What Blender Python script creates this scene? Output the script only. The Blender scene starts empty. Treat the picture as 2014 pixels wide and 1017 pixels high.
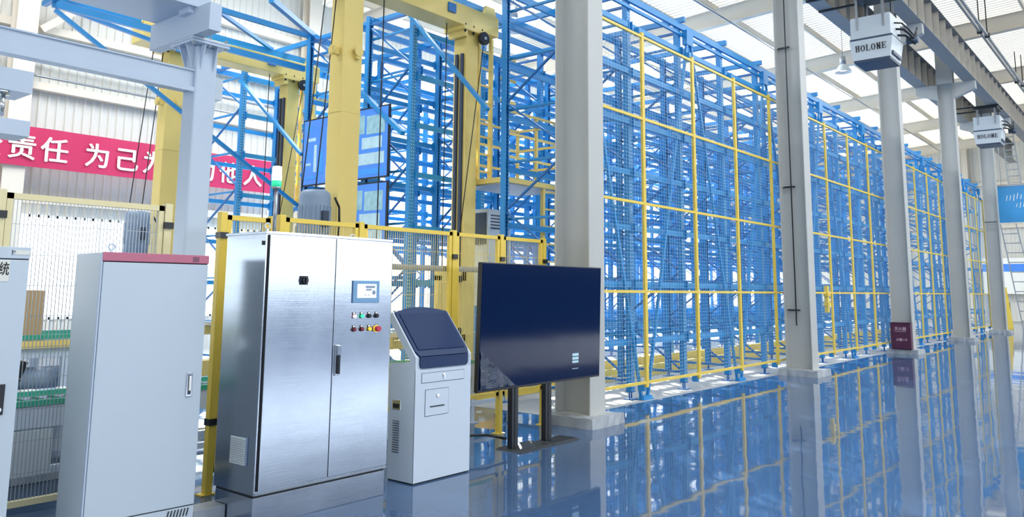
import bpy, math, random
from mathutils import Vector, Matrix
random.seed(7)
S = bpy.context.scene
COL = S.collection
R = math.radians

# ------------------------------------------------------------------ camera
cd = bpy.data.cameras.new('camera')
cam = bpy.data.objects.new('camera', cd)
COL.objects.link(cam)
S.camera = cam
FPX, CYPX = 1581.53, 346.79
cd.sensor_fit = 'HORIZONTAL'
cd.sensor_width = 36.0
cd.lens = FPX / 2014 * 36.0
cd.shift_y = -(508.5 - CYPX) / 2014
cd.clip_start, cd.clip_end = 0.05, 500
yaw, pitch, roll = 0.885160702, 0.140296961, 0.00833006543
f_ = Vector((math.sin(yaw)*math.cos(pitch), math.cos(yaw)*math.cos(pitch), math.sin(pitch)))
r_ = Vector((math.cos(yaw), -math.sin(yaw), 0))
u_ = r_.cross(f_)
rr = math.cos(roll)*r_ + math.sin(roll)*u_
uu = -math.sin(roll)*r_ + math.cos(roll)*u_
cam.matrix_world = Matrix(((rr.x, uu.x, -f_.x, 0), (rr.y, uu.y, -f_.y, 0), (rr.z, uu.z, -f_.z, 1.6), (0, 0, 0, 1)))

# ------------------------------------------------------------------ world, sun, daylight, exposure
W = bpy.data.worlds.new('sky'); S.world = W; W.use_nodes = True
bg = W.node_tree.nodes['Background']
bg.inputs[0].default_value = (0.90, 0.95, 1.0, 1)
bg.inputs[1].default_value = 2.6
sd = bpy.data.lights.new('sun', 'SUN'); sun = bpy.data.objects.new('sun', sd); COL.objects.link(sun)
sd.energy = 24.0; sd.angle = R(0.6); sd.color = (1.0, 0.93, 0.82)
az, el = R(46), R(15.5)
sun.rotation_euler = (-Vector((math.sin(az)*math.cos(el), math.cos(az)*math.cos(el), math.sin(el)))).to_track_quat('-Z', 'Y').to_euler()

def area(name, loc, aim, sx, sy, power, color=(0.86, 0.93, 1.0)):
    d = bpy.data.lights.new(name, 'AREA'); d.shape = 'RECTANGLE'; d.size = sx; d.size_y = sy
    d.energy = power; d.color = color
    o = bpy.data.objects.new(name, d); COL.objects.link(o); o.location = loc
    o.rotation_euler = Vector(aim).to_track_quat('-Z', 'Y').to_euler()
    return o
# daylight through the long window band of the front wall (behind the camera)
area('front_window_daylight', (20, -15.7, 2.95), (0, 1, 0.0), 66, 1.5, 760)
# daylight through roof skylight strips on both slopes
for i, x in enumerate((4.4, 12.2, 19.9, 27.6, 35.3, 43.0)):
    area('skylight_daylight', (x, 14.0, 10.45), (0, 0.06, -1), 1.1, 9.0, 620, (.95, .98, 1.0))
    area('skylight_daylight', (x, -3.0, 11.0), (0, -0.06, -1), 1.1, 9.0, 480, (.92, .96, 1.0))
S.view_settings.view_transform = 'Standard'
S.view_settings.look = 'None'
S.view_settings.exposure = 0.68
S.view_settings.gamma = 1.0
S.view_settings.use_curve_mapping = False
S.cycles.max_bounces = 10
S.cycles.diffuse_bounces = 4
S.cycles.glossy_bounces = 4
S.cycles.transparent_max_bounces = 24
S.cycles.sample_clamp_indirect = 8.0
S.cycles.use_denoising = True

# ------------------------------------------------------------------ materials
def lin(h):
    h = h.lstrip('#'); o = []
    for i in (0, 2, 4):
        c = int(h[i:i+2], 16)/255
        o.append(c/12.92 if c <= .04045 else ((c+.055)/1.055)**2.4)
    return (*o, 1)
MAT = {}
def mat(name, hexc, rough=.45, metal=0.0, var=.06, scale=6.0, bump=0.0, emit=0.0, ior=1.5, spec=.5, stretch=None):
    m = bpy.data.materials.new(name); m.use_nodes = True
    nt = m.node_tree; N = nt.nodes; L = nt.links
    p = N['Principled BSDF']
    p.inputs['Roughness'].default_value = rough
    p.inputs['Metallic'].default_value = metal
    p.inputs['IOR'].default_value = ior
    p.inputs['Specular IOR Level'].default_value = spec
    base = lin(hexc)
    tc = N.new('ShaderNodeTexCoord')
    mp = N.new('ShaderNodeMapping'); L.new(tc.outputs['Object'], mp.inputs[0])
    if stretch: mp.inputs['Scale'].default_value = stretch
    nz = N.new('ShaderNodeTexNoise'); nz.inputs['Scale'].default_value = scale; nz.inputs['Detail'].default_value = 4
    L.new(mp.outputs[0], nz.inputs['Vector'])
    mx = N.new('ShaderNodeMix'); mx.data_type = 'RGBA'
    a = tuple(max(0, c*(1-var*1.5)) for c in base[:3]) + (1,)
    b = tuple(min(1, c*(1+var)) for c in base[:3]) + (1,)
    mx.inputs[6].default_value = a; mx.inputs[7].default_value = b
    L.new(nz.outputs['Fac'], mx.inputs[0]); L.new(mx.outputs[2], p.inputs['Base Color'])
    if bump:
        bp = N.new('ShaderNodeBump'); bp.inputs['Strength'].default_value = bump; bp.inputs['Distance'].default_value = .01
        L.new(nz.outputs['Fac'], bp.inputs['Height']); L.new(bp.outputs[0], p.inputs['Normal'])
    if emit:
        p.inputs['Emission Color'].default_value = base; p.inputs['Emission Strength'].default_value = emit
    MAT[name] = m
    return m

mat('rack_blue', '#1f8acc', .38, var=.10, scale=3)
mat('rack_blue_dark', '#1a6cb0', .4, var=.10, scale=3)
mat('crane_yellow', '#e3cb78', .4, var=.05, scale=2)
mat('fence_yellow', '#e4c650', .4, var=.06, scale=5)
mat('wire', '#9fbccf', .4, var=.04)
mat('fence_pale', '#ddd2a6', .45, var=.04)  # the fence yellow with backlight glare put into the colour
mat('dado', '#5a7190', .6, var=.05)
mat('wire_yellow', '#d9c270', .4, var=.04)
mat('column_paint', '#b4b6b4', .5, var=.05, scale=1.2)
mat('girder_paint', '#8d8f90', .55, var=.06, scale=1.2)
mat('beige_steel', '#e2d9cb', .6, var=.05, scale=1)
mat('gantry_paint', '#b9c8dc', .38, var=.04, scale=2)
mat('cabinet_grey', '#bcc9d6', .36, var=.02, scale=1.5)
mat('kiosk_white', '#c2cedc', .35, var=.02, scale=2)
mat('pink_trim', '#b8627c', .3, var=.10, scale=40, stretch=(1, 1, 12))
mat('black_plastic', '#10151f', .35, var=.05)
mat('black_rubber', '#0b0d10', .6, var=.05)
mat('bezel', '#1a3158', .34, var=.03, spec=.25)
mat('kiosk_glass', '#1d3157', .12, var=.02, spec=.3)
mat('tv_glass', '#0b1d40', .07, var=.02, ior=1.4, spec=.16)
mat('tv_film', '#26344c', .18, var=.4, scale=14, bump=.8)
mat('chrome', '#d9dde2', .14, metal=1.0, var=.02)
mat('galvanised', '#a7adb5', .4, metal=.7, var=.12, scale=14)
mat('dark_steel', '#2b3138', .45, metal=.5, var=.08)
mat('motor_grey', '#7f93ab', .45, var=.06, scale=5)
mat('motor_slot', '#2c3b52', .5, var=.05)
mat('concrete', '#a9adb0', .75, var=.18, scale=1.6, bump=.15)
mat('plinth_concrete', '#a3a9b0', .45, var=.25, scale=7, bump=.9)
mat('wall_sheet', '#d9d8d2', .55, var=.03, scale=.6)
def roof_mat():      # light-transmitting roof sheeting
    m = mat('roof_sheet', '#d0d3cb', .5, var=.03, scale=.6)
    nt = m.node_tree; N = nt.nodes; L = nt.links
    t = N.new('ShaderNodeBsdfTranslucent'); t.inputs[0].default_value = (.96, .95, .90, 1)
    x = N.new('ShaderNodeMixShader'); x.inputs[0].default_value = .085
    L.new(N['Principled BSDF'].outputs[0], x.inputs[1]); L.new(t.outputs[0], x.inputs[2])
    L.new(x.outputs[0], N['Material Output'].inputs[0])
roof_mat()
mat('banner_red', '#c4275a', .6, var=.05, scale=.8)
mat('white_paint', '#f2f2ee', .5, var=.02)
mat('print_black', '#14161a', .6, var=.02)
mat('green_rail', '#2f9f86', .4, var=.05)
mat('maroon', '#4a1839', .35, var=.06)
mat('print_pink', '#d8b4c4', .5, var=.03)
mat('sign_blue', '#3f9ad8', .4, var=.25, scale=.9)
mat('board_blue', '#4f92f2', .3, var=.12, scale=1.5)
mat('board_light', '#b9dcf0', .3, var=.25, scale=6)
mat('board_green', '#9cc9d8', .3, var=.3, scale=9)
mat('board_cyan', '#3f9bff', .3, var=.1, scale=4)
mat('hvac_grey', '#c3ccd2', .45, var=.03, scale=3)
mat('hvac_dark', '#33455e', .45, var=.06)
mat('btn_green', '#38e0a4', .3, emit=.5)
mat('btn_red', '#c02a4a', .3)
mat('btn_dark_red', '#7c2138', .3)
mat('btn_yellow', '#f0d23c', .3, emit=.25)
mat('hmi_blue', '#6f9cc4', .35, var=.03)
mat('hmi_screen', '#d5dde2', .2, emit=.35, var=.02)
mat('lamp_white', '#fff6e6', .3, emit=1.6)
mat('lamp_green', '#28c08c', .3, emit=.6)
mat('lamp_pink', '#f2d6e6', .3, emit=.5)
mat('paper', '#dfe0d8', .7, var=.02)
mat('cardboard', '#b99c74', .7, var=.05)
mat('cable_black', '#0a0b0d', .5, var=.02)

def steel_mat():
    m = bpy.data.materials.new('brushed_steel'); m.use_nodes = True
    nt = m.node_tree; N = nt.nodes; L = nt.links; p = N['Principled BSDF']
    p.inputs['Metallic'].default_value = 1
    tc = N.new('ShaderNodeTexCoord'); mp = N.new('ShaderNodeMapping'); mp.inputs['Scale'].default_value = (.8, .8, 90)
    L.new(tc.outputs['Object'], mp.inputs[0])
    nz = N.new('ShaderNodeTexNoise'); nz.inputs['Scale'].default_value = 2.5; nz.inputs['Detail'].default_value = 6
    L.new(mp.outputs[0], nz.inputs['Vector'])
    big = N.new('ShaderNodeTexNoise'); big.inputs['Scale'].default_value = 3.0; big.inputs['Detail'].default_value = 5
    L.new(tc.outputs['Object'], big.inputs['Vector'])
    mr = N.new('ShaderNodeMapRange'); mr.inputs[3].default_value = .15; mr.inputs[4].default_value = .24
    L.new(big.outputs['Fac'], mr.inputs[0]); L.new(mr.outputs[0], p.inputs['Roughness'])
    mx = N.new('ShaderNodeMix'); mx.data_type = 'RGBA'
    mx.inputs[6].default_value = lin('#aab4c2'); mx.inputs[7].default_value = lin('#bac3cf')
    L.new(nz.outputs['Fac'], mx.inputs[0]); L.new(mx.outputs[2], p.inputs['Base Color'])
    bp = N.new('ShaderNodeBump'); bp.inputs['Strength'].default_value = .05; bp.inputs['Distance'].default_value = .003
    L.new(nz.outputs['Fac'], bp.inputs['Height'])
    bp2 = N.new('ShaderNodeBump'); bp2.inputs['Strength'].default_value = .012; bp2.inputs['Distance'].default_value = .02
    L.new(big.outputs['Fac'], bp2.inputs['Height']); L.new(bp.outputs[0], bp2.inputs['Normal'])
    L.new(bp2.outputs[0], p.inputs['Normal'])
    MAT['steel'] = m
steel_mat()

def post_mat():      # rack uprights: two staggered rows of punched holes, light through them painted pale
    m = mat('rack_post', '#1f86c8', .38, var=.08, scale=3)
    nt = m.node_tree; N = nt.nodes; L = nt.links; p = N['Principled BSDF']
    tc = N.new('ShaderNodeTexCoord'); sp = N.new('ShaderNodeSeparateXYZ'); L.new(tc.outputs['Object'], sp.inputs[0])
    def M(op, a, b=None):
        n = N.new('ShaderNodeMath'); n.operation = op
        for i, v in enumerate((a, b)):
            if v is None: continue
            if isinstance(v, (int, float)): n.inputs[i].default_value = v
            else: L.new(v, n.inputs[i])
        return n.outputs[0]
    zz = M('ABSOLUTE', M('SUBTRACT', M('FRACT', M('DIVIDE', sp.outputs[2], .055)), .5))
    zz = M('MULTIPLY', zz, .055)
    ax = M('SUBTRACT', M('ABSOLUTE', sp.outputs[0]), .024)
    d = M('SQRT', M('ADD', M('MULTIPLY', zz, zz), M('MULTIPLY', ax, ax)))
    ay = M('ABSOLUTE', sp.outputs[1])
    hole = M('LESS_THAN', d, .0085)
    mx = N.new('ShaderNodeMix'); mx.data_type = 'RGBA'
    old = p.inputs['Base Color'].links[0].from_socket
    L.new(hole, mx.inputs[0]); L.new(old, mx.inputs[6]); mx.inputs[7].default_value = lin('#bfe2f6')
    L.new(mx.outputs[2], p.inputs['Base Color'])
post_mat()

def floor_mat():
    m = bpy.data.materials.new('epoxy_floor'); m.use_nodes = True
    nt = m.node_tree; N = nt.nodes; L = nt.links; p = N['Principled BSDF']
    tc = N.new('ShaderNodeTexCoord')
    n1 = N.new('ShaderNodeTexNoise'); n1.inputs['Scale'].default_value = .55; n1.inputs['Detail'].default_value = 2
    n2 = N.new('ShaderNodeTexNoise'); n2.inputs['Scale'].default_value = 2.6; n2.inputs['Detail'].default_value = 1
    n3 = N.new('ShaderNodeTexNoise'); n3.inputs['Scale'].default_value = 12; n3.inputs['Detail'].default_value = 6
    for n in (n1, n2, n3): L.new(tc.outputs['Object'], n.inputs['Vector'])
    mx = N.new('ShaderNodeMix'); mx.data_type = 'RGBA'
    mx.inputs[6].default_value = lin('#38516f'); mx.inputs[7].default_value = lin('#48638a')
    L.new(n3.outputs['Fac'], mx.inputs[0]); L.new(mx.outputs[2], p.inputs['Base Color'])
    p.inputs['Roughness'].default_value = .035; p.inputs['IOR'].default_value = 1.55
    b1 = N.new('ShaderNodeBump'); b1.inputs['Strength'].default_value = .4; b1.inputs['Distance'].default_value = .012
    L.new(n1.outputs['Fac'], b1.inputs['Height'])
    b2 = N.new('ShaderNodeBump'); b2.inputs['Strength'].default_value = .34; b2.inputs['Distance'].default_value = .004
    L.new(n2.outputs['Fac'], b2.inputs['Height']); L.new(b1.outputs[0], b2.inputs['Normal'])
    L.new(b2.outputs[0], p.inputs['Normal'])
    MAT['epoxy'] = m
floor_mat()

def glass_mat():
    m = bpy.data.materials.new('window_glass'); m.use_nodes = True
    nt = m.node_tree; N = nt.nodes; L = nt.links
    for n in list(N): N.remove(n)
    o = N.new('ShaderNodeOutputMaterial'); t = N.new('ShaderNodeBsdfTransparent'); g = N.new('ShaderNodeBsdfGlossy')
    t.inputs[0].default_value = (.95, .97, .97, 1); g.inputs['Roughness'].default_value = .03
    x = N.new('ShaderNodeMixShader'); x.inputs[0].default_value = .07
    L.new(t.outputs[0], x.inputs[1]); L.new(g.outputs[0], x.inputs[2]); L.new(x.outputs[0], o.inputs[0])
    MAT['glass'] = m
glass_mat()

# ------------------------------------------------------------------ helpers
class MB:
    def __init__(s, o=(0, 0, 0)): s.v = []; s.f = []; s.o = Vector(o); s.sm = set()
    def add(s, vs, fs, smooth=False):
        n = len(s.v); s.v += [tuple(Vector(v) - s.o) for v in vs]
        for f in fs:
            if smooth: s.sm.add(len(s.f))
            s.f.append(tuple(i+n for i in f))
        return s
    def box(s, x0, y0, z0, x1, y1, z1):
        return s.add([(x0, y0, z0), (x1, y0, z0), (x1, y1, z0), (x0, y1, z0), (x0, y0, z1), (x1, y0, z1), (x1, y1, z1), (x0, y1, z1)],
                     [(0, 3, 2, 1), (4, 5, 6, 7), (0, 1, 5, 4), (1, 2, 6, 5), (2, 3, 7, 6), (3, 0, 4, 7)])
    def bar(s, p, q, w, h=None, up=(0, 0, 1)):
        p = Vector(p); q = Vector(q); h = w if h is None else h
        d = (q-p).normalized(); u = Vector(up)
        if abs(d.dot(u)) > .98: u = Vector((0, 1, 0))
        r = d.cross(u).normalized(); u = r.cross(d).normalized()
        vs = []
        for c in (p, q):
            for a, b in ((-1, -1), (1, -1), (1, 1), (-1, 1)):
                vs.append(c + r*(a*w/2) + u*(b*h/2))
        return s.add(vs, [(0, 3, 2, 1), (4, 5, 6, 7), (0, 1, 5, 4), (1, 2, 6, 5), (2, 3, 7, 6), (3, 0, 4, 7)])
    def cyl(s, p, q, r, n=12, r2=None, caps=True):
        p = Vector(p); q = Vector(q); d = (q-p).normalized(); r2 = r if r2 is None else r2
        u = Vector((0, 0, 1)) if abs(d.z) < .9 else Vector((1, 0, 0))
        a = d.cross(u).normalized(); b = a.cross(d).normalized()
        vs = []
        for c, rad in ((p, r), (q, r2)):
            for i in range(n):
                t = 2*math.pi*i/n; vs.append(c + a*math.cos(t)*rad + b*math.sin(t)*rad)
        s.add(vs, [(i, i+n, (i+1) % n+n, (i+1) % n) for i in range(n)], True)
        if caps:
            k = len(s.v)-2*n
            s.f.append(tuple(range(k, k+n))); s.f.append(tuple(reversed(range(k+n, k+2*n))))
        return s
    def tube(s, pts, r, n=8):
        for a, b in zip(pts, pts[1:]): s.cyl(a, b, r, n)
        return s
    def lathe(s, c, prof, n=20):      # prof: (radius, z) list
        vs = [(c[0]+r*math.cos(2*math.pi*i/n), c[1]+r*math.sin(2*math.pi*i/n), c[2]+z) for r, z in prof for i in range(n)]
        fs = [(k*n+i, k*n+(i+1) % n, (k+1)*n+(i+1) % n, (k+1)*n+i) for k in range(len(prof)-1) for i in range(n)]
        return s.add(vs, fs, True)
    def prism(s, poly, axis, a, b):   # poly in the two other axes, extruded along axis from a to b
        def P(u, v, t): return {'x': (t, u, v), 'y': (u, t, v), 'z': (u, v, t)}[axis]
        n = len(poly)
        ar = sum(poly[i][0]*poly[(i+1) % n][1]-poly[(i+1) % n][0]*poly[i][1] for i in range(n))
        if (ar < 0) != (axis == 'y'): poly = poly[::-1]
        vs = [P(u, v, a) for u, v in poly] + [P(u, v, b) for u, v in poly]
        return s.add(vs, [tuple(reversed(range(n))), tuple(range(n, 2*n))] + [(i, (i+1) % n, (i+1) % n+n, i+n) for i in range(n)])
    def mesh(s, name, m):
        me = bpy.data.meshes.new(name); me.from_pydata(s.v, [], s.f); me.update()
        if s.sm:
            for i in s.sm: me.polygons[i].use_smooth = True
        if m: me.materials.append(MAT[m])
        return me
    def build(s, name, m, parent=None, bevel=0):
        o = bpy.data.objects.new(name, s.mesh(name, m)); COL.objects.link(o)
        if parent is not None:
            o.parent = parent
        else:
            o.location = s.o
        if bevel:
            b = o.modifiers.new('bevel', 'BEVEL'); b.width = bevel; b.segments = 2; b.limit_method = 'ANGLE'
        return o
def inst(name, me, parent, loc=(0, 0, 0), rot=None):
    o = bpy.data.objects.new(name, me); COL.objects.link(o); o.parent = parent; o.location = loc
    if rot: o.rotation_euler = rot
    return o
def thing(name, label, cat, loc=(0, 0, 0), rotz=0, group=None):
    o = bpy.data.objects.new(name, None); COL.objects.link(o); o.location = loc; o.rotation_euler = (0, 0, rotz)
    o.empty_display_size = .1
    o['label'] = label; o['category'] = cat
    if group: o['group'] = group
    return o
def tag(o, label, cat, group=None):
    o['label'] = label; o['category'] = cat
    if group: o['group'] = group
    return o
def struct(o): o['kind'] = 'structure'; return o
def stuff(o): o['kind'] = 'stuff'; return o
def lab(o, l): o['label'] = l; return o
def copy_tree(o, parent=None):
    c = o.copy(); COL.objects.link(c)
    if parent: c.parent = parent
    for ch in list(o.children): copy_tree(ch, c)
    return c
def text(body, size, m, loc, rot, parent=None, name='lettering', bold=0.0, ext=.002, align='LEFT'):
    c = bpy.data.curves.new('t', 'FONT'); c.body = body; c.size = size; c.extrude = ext; c.resolution_u = 3
    c.align_x = align
    o = bpy.data.objects.new('t', c); COL.objects.link(o)
    bpy.context.view_layer.update()
    me = bpy.data.meshes.new_from_object(o.evaluated_get(bpy.context.evaluated_depsgraph_get()))
    bpy.data.objects.remove(o)
    if bold:         # heavier strokes: shifted copies of the outlines, each a hair deeper
        vv = [v.co.copy() for v in me.vertices]; ff = [tuple(p.vertices) for p in me.polygons]; n = len(vv); V_, F_ = [], []
        for q, (du, dv) in enumerate(((0, 0), (bold, 0), (-bold, 0), (0, bold*.7), (0, -bold*.7))):
            V_ += [(v.x+du, v.y+dv, v.z-q*.0004) for v in vv]; F_ += [tuple(i+q*n for i in f) for f in ff]
        me = bpy.data.meshes.new('t'); me.from_pydata(V_, [], F_); me.update()
    me.materials.clear(); me.materials.append(MAT[m]); me.name = name
    t = bpy.data.objects.new(name, me); COL.objects.link(t); t.location = loc; t.rotation_euler = rot
    if parent: t.parent = parent
    return t
FACE_Y = (R(90), 0, 0)            # lettering that faces -Y
FACE_X = (R(90), 0, R(-90))       # lettering that faces -X

# ================================================================== SETTING
XL, XR, YF, YB = -14.0, 56.0, -16.0, 20.0
EAVE = 10.4
def roofz(y): return 11.0 - .06*(y-10) if y >= -2 else 11.0 - .06*(-2-10) - .06*(-2-y)
RY = -2.0

fl = MB(); fl.box(XL, YF, -.3, XR, 6.12, 0)
struct(fl.build('floor', 'epoxy'))
fl = MB(); fl.box(XL, 6.12, -.3, 8.55, YB, 0)
struct(fl.build('floor', 'epoxy'))
fl = MB(); fl.box(8.55, 6.12, -.3, XR, YB, 0.004)
struct(fl.build('floor', 'concrete'))

def sheet(axis, a0, a1, c, z0, z1, side, pitch=.2, depth=.03):
    """corrugated cladding in the plane axis-const; ribs vertical; side = direction the ribs stand out"""
    pts = []
    n = int((a1-a0)/pitch)
    for i in range(n):
        a = a0+i*pitch
        pts += [(a, 0), (a+pitch*.55, 0), (a+pitch*.65, depth), (a+pitch*.88, depth), (a+pitch*.98, 0)]
    pts.append((a1, 0))
    vs = []
    for u, d in pts:
        for z in (z0, z1):
            zz = z(u) if callable(z) else z
            vs.append((u, c+side*d, zz) if axis == 'y' else (c+side*d, u, zz))
    fs = [(2*i, 2*i+2, 2*i+3, 2*i+1) for i in range(len(pts)-1)]
    return vs, fs
def wall(name, pieces):
    m = MB()
    for p in pieces: m.add(*sheet(*p))
    return struct(m.build(name, 'wall_sheet'))
WZ0, WZ1 = .9, 3.15
TW0, TW1, TWZ0, TWZ1 = 16.2, 42.0, 3.6, 9.2
wb = wall('wall_back', [('y', XL, XR, YB, 0, WZ0, -1), ('y', XL, XR, YB, WZ1, TWZ0, -1),
                        ('y', XL, TW0, YB, TWZ0, TWZ1, -1), ('y', TW1, XR, YB, TWZ0, TWZ1, -1), ('y', XL, XR, YB, TWZ1, EAVE+.02, -1)])
wr = wall('wall_right', [('x', YF, YB, XR, 0, roofz, -1)])
wl = wall('wall_left', [('x', YF, YB, XL, 0, 3.0, 1), ('x', YF, YB, XL, 6.0, roofz, 1)])
md = MB(); md.box(XL, YF, 0, XR, YF+.06, 2.04)  # unseen dark band, added to darken the steel cabinet's reflection
wf = wall('wall_front', [('y', XL, XR, YF, 3.8, roofz(YF)+.02, 1)])

# window strip along the back wall, one frame with its panes; a taller window further right
def window(name, x0, x1, y, z0, z1, step, midrails=()):
    m = MB()
    m.box(x0, y-.03, z0-.06, x1, y+.05, z0); m.box(x0, y-.03, z1, x1, y+.05, z1+.06)
    n = max(1, round((x1-x0)/step)); d = (x1-x0)/n
    for i in range(n+1): m.box(x0+i*d-.03, y-.03, z0, x0+i*d+.03, y+.05, z1)
    for zz in midrails: m.box(x0, y-.02, zz-.025, x1, y+.04, zz+.025)
    w = struct(m.build(name, 'white_paint'))
    pm = MB(); pm.box(.03, y+.005, z0, d-.03, y+.013, z1); me = pm.mesh('pane', 'glass')
    for i in range(n): inst('pane', me, w, (x0+i*d, 0, 0))
    return w
window('window_1', XL+.4, XR-.4, YB, WZ0, WZ1, 2.2)
window('window_2', TW0, TW1, YB, TWZ0, TWZ1, 1.46, (5.5, 7.4))
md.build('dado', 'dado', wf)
wm = MB()
for a, b in ((2.04, 2.1), (3.8, 3.86)): wm.box(XL, YF-.05, a, XR, YF+.05, b)
for i in range(36): wm.box(XL+i*2-.03, YF-.04, 2.1, XL+i*2+.03, YF+.04, 3.8)
struct(wm.build('window_3', 'white_paint'))
wm = MB()
for a, b in ((2.94, 3.0), (6.0, 6.06)): wm.box(XL-.05, YF, a, XL+.05, YB, b)
for i in range(19): wm.box(XL-.04, YF+i*2-.03, 3, XL+.04, YF+i*2+.03, 6)
struct(wm.build('window_4', 'white_paint'))

# roof: corrugated sheets, rafters, purlins
m = MB()
for y0, y1 in ((RY, YB), (YF, RY)):
    pts = []; a = XL
    while a < XR:
        pts += [(a, 0), (a+.13, 0), (a+.16, .045), (a+.22, .045), (a+.25, 0)]; a += .25
    vs = []
    for u, d in pts:
        vs += [(u, y0, roofz(y0)-d), (u, y1, roofz(y1)-d)]
    m.add(vs, [(2*i, 2*i+1, 2*i+3, 2*i+2) for i in range(len(pts)-1)])
ceil = struct(m.build('ceiling', 'roof_sheet'))
CX = [8.395, 16.06, 23.8, 31.5, 39.2, 46.9]
for x in [.7] + CX + [54.5]:
    for y0, y1 in ((RY, YB-.05), (YF+.05, RY)):
        r = MB()
        za, zb = roofz(y0)-.22, roofz(y1)-.22
        H = .55
        for dz, w, h in ((0, .24, .02), (-H, .24, .02)):
            r.bar((x, y0, za+dz), (x, y1, zb+dz), w, h)
        r.bar((x, y0, za-H/2), (x, y1, zb-H/2), .014, H)
        r.build('rafter', 'beige_steel', ceil)
pm = MB(); pm.box(XL, -.035, -.2, XR, .035, -.18); pm.box(XL, -.035, -.2, XR, -.027, 0); pm.box(XL, -.035, -.02, XR, .035, 0)
me = pm.mesh('purlin', 'beige_steel')
for i in range(23):
    y = YF+.6+i*1.55
    inst('purlin', me, ceil, (0, y, roofz(y)-.03))
pm = MB(); pm.cyl((XL, 0, 0), (XR, 0, 0), .03, 8); me = pm.mesh('conduit', 'galvanised')
for y in (10.2, 15.4): inst('conduit', me, ceil, (0, y, roofz(y)-.95))
# knee struts hanging from the rafters' tops to the purlins
for x in CX:
    for y in (8.0, 11.0, 14.0, 17.0):
        k = MB(); k.bar((x+.05, y, roofz(y)-.75), (x+.75, y, roofz(y)-.2), .05); k.build('fly_brace', 'beige_steel', ceil)

# back-wall steelwork
g = MB(); g.box(XL, YB-.24, -.09, XR, YB-.05, .09); meg = g.mesh('girt', 'beige_steel')
for z in (3.55, 6.15, 7.5, 8.9): inst('girt', meg, wb, (0, 0, z))
g = MB(); g.cyl((XL, YB-.3, 6.75), (XR, YB-.3, 6.75), .05, 8); g.build('pipe', 'galvanised', wb)
g = MB(); g.cyl((XL, YB-.3, 6.35), (XR, YB-.3, 6.35), .03, 8); g.build('pipe', 'galvanised', wb)
c = MB(); c.box(-.22, YB-.62, 0, .22, YB-.6, EAVE); c.box(-.22, YB-.28, 0, .22, YB-.26, EAVE); c.box(-.01, YB-.6, 0, .01, YB-.28, EAVE)
mec = c.mesh('wall_column', 'beige_steel')
for i in range(-2, 6): inst('wall_column', mec, wb, (6.55+i*7.75, 0, 0))
b = MB(); b.bar((6.9, YB-.4, 7.4), (10.0, YB-.4, 10.2), .16); b.build('wall_brace', 'beige_steel', wb)
c = MB(); c.box(XR-.62, -.16, 0, XR-.6, .16, 10.6); c.box(XR-.28, -.16, 0, XR-.26, .16, 10.6); c.box(XR-.6, -.01, 0, XR-.28, .01, 10.6)
mec = c.mesh('wall_column', 'beige_steel')
for y in (-1.5, 2.2, 9.4, 13.0, 16.5): inst('wall_column', mec, wr, (0, y, 0))
g = MB(); g.box(XR-.26, YF, -.09, XR-.05, YB, .09); meg = g.mesh('girt', 'beige_steel')
for z in (3.2, 5.6, 8.2): inst('girt', meg, wr, (0, 0, z))

# red slogan banner fixed on the back wall
BX0, BX1, BZ0, BZ1 = 4.4, 13.1, 4.2, 5.09
bn = thing('slogan_banner', 'long red banner with white Chinese characters along the back wall', 'banner', (BX0, 19.3, BZ0))
m = MB((BX0, 19.3, BZ0))
N = 40
vs = []
for i in range(N+1):
    x = BX0+(BX1-BX0)*i/N; w = .012*math.sin(i*1.3)
    vs += [(x, 19.3+w, BZ0), (x, 19.3+w, BZ1)]
m.add(vs, [(2*i, 2*i+2, 2*i+3, 2*i+1) for i in range(N)]); m.add(vs, [(2*i+1, 2*i+3, 2*i+2, 2*i) for i in range(N)])
m.v = [(x, y + (.008 if k >= len(vs) else 0), z) for k, (x, y, z) in enumerate(m.v)]
m.build('cloth', 'banner_red', bn)
for x, ch in ((5.27, '安'), (5.95, '全'), (6.63, '责'), (7.3, '任'), (8.24, '为'), (8.92, '己'), (9.6, '为'), (10.29, '家'), (10.97, '为'), (11.66, '他'), (12.37, '人')):
    text(ch, .6, 'white_paint', (x-BX0, -.03, 4.40-BZ0), FACE_Y, bn, 'character', bold=.011, ext=.004, align='CENTER')

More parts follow.
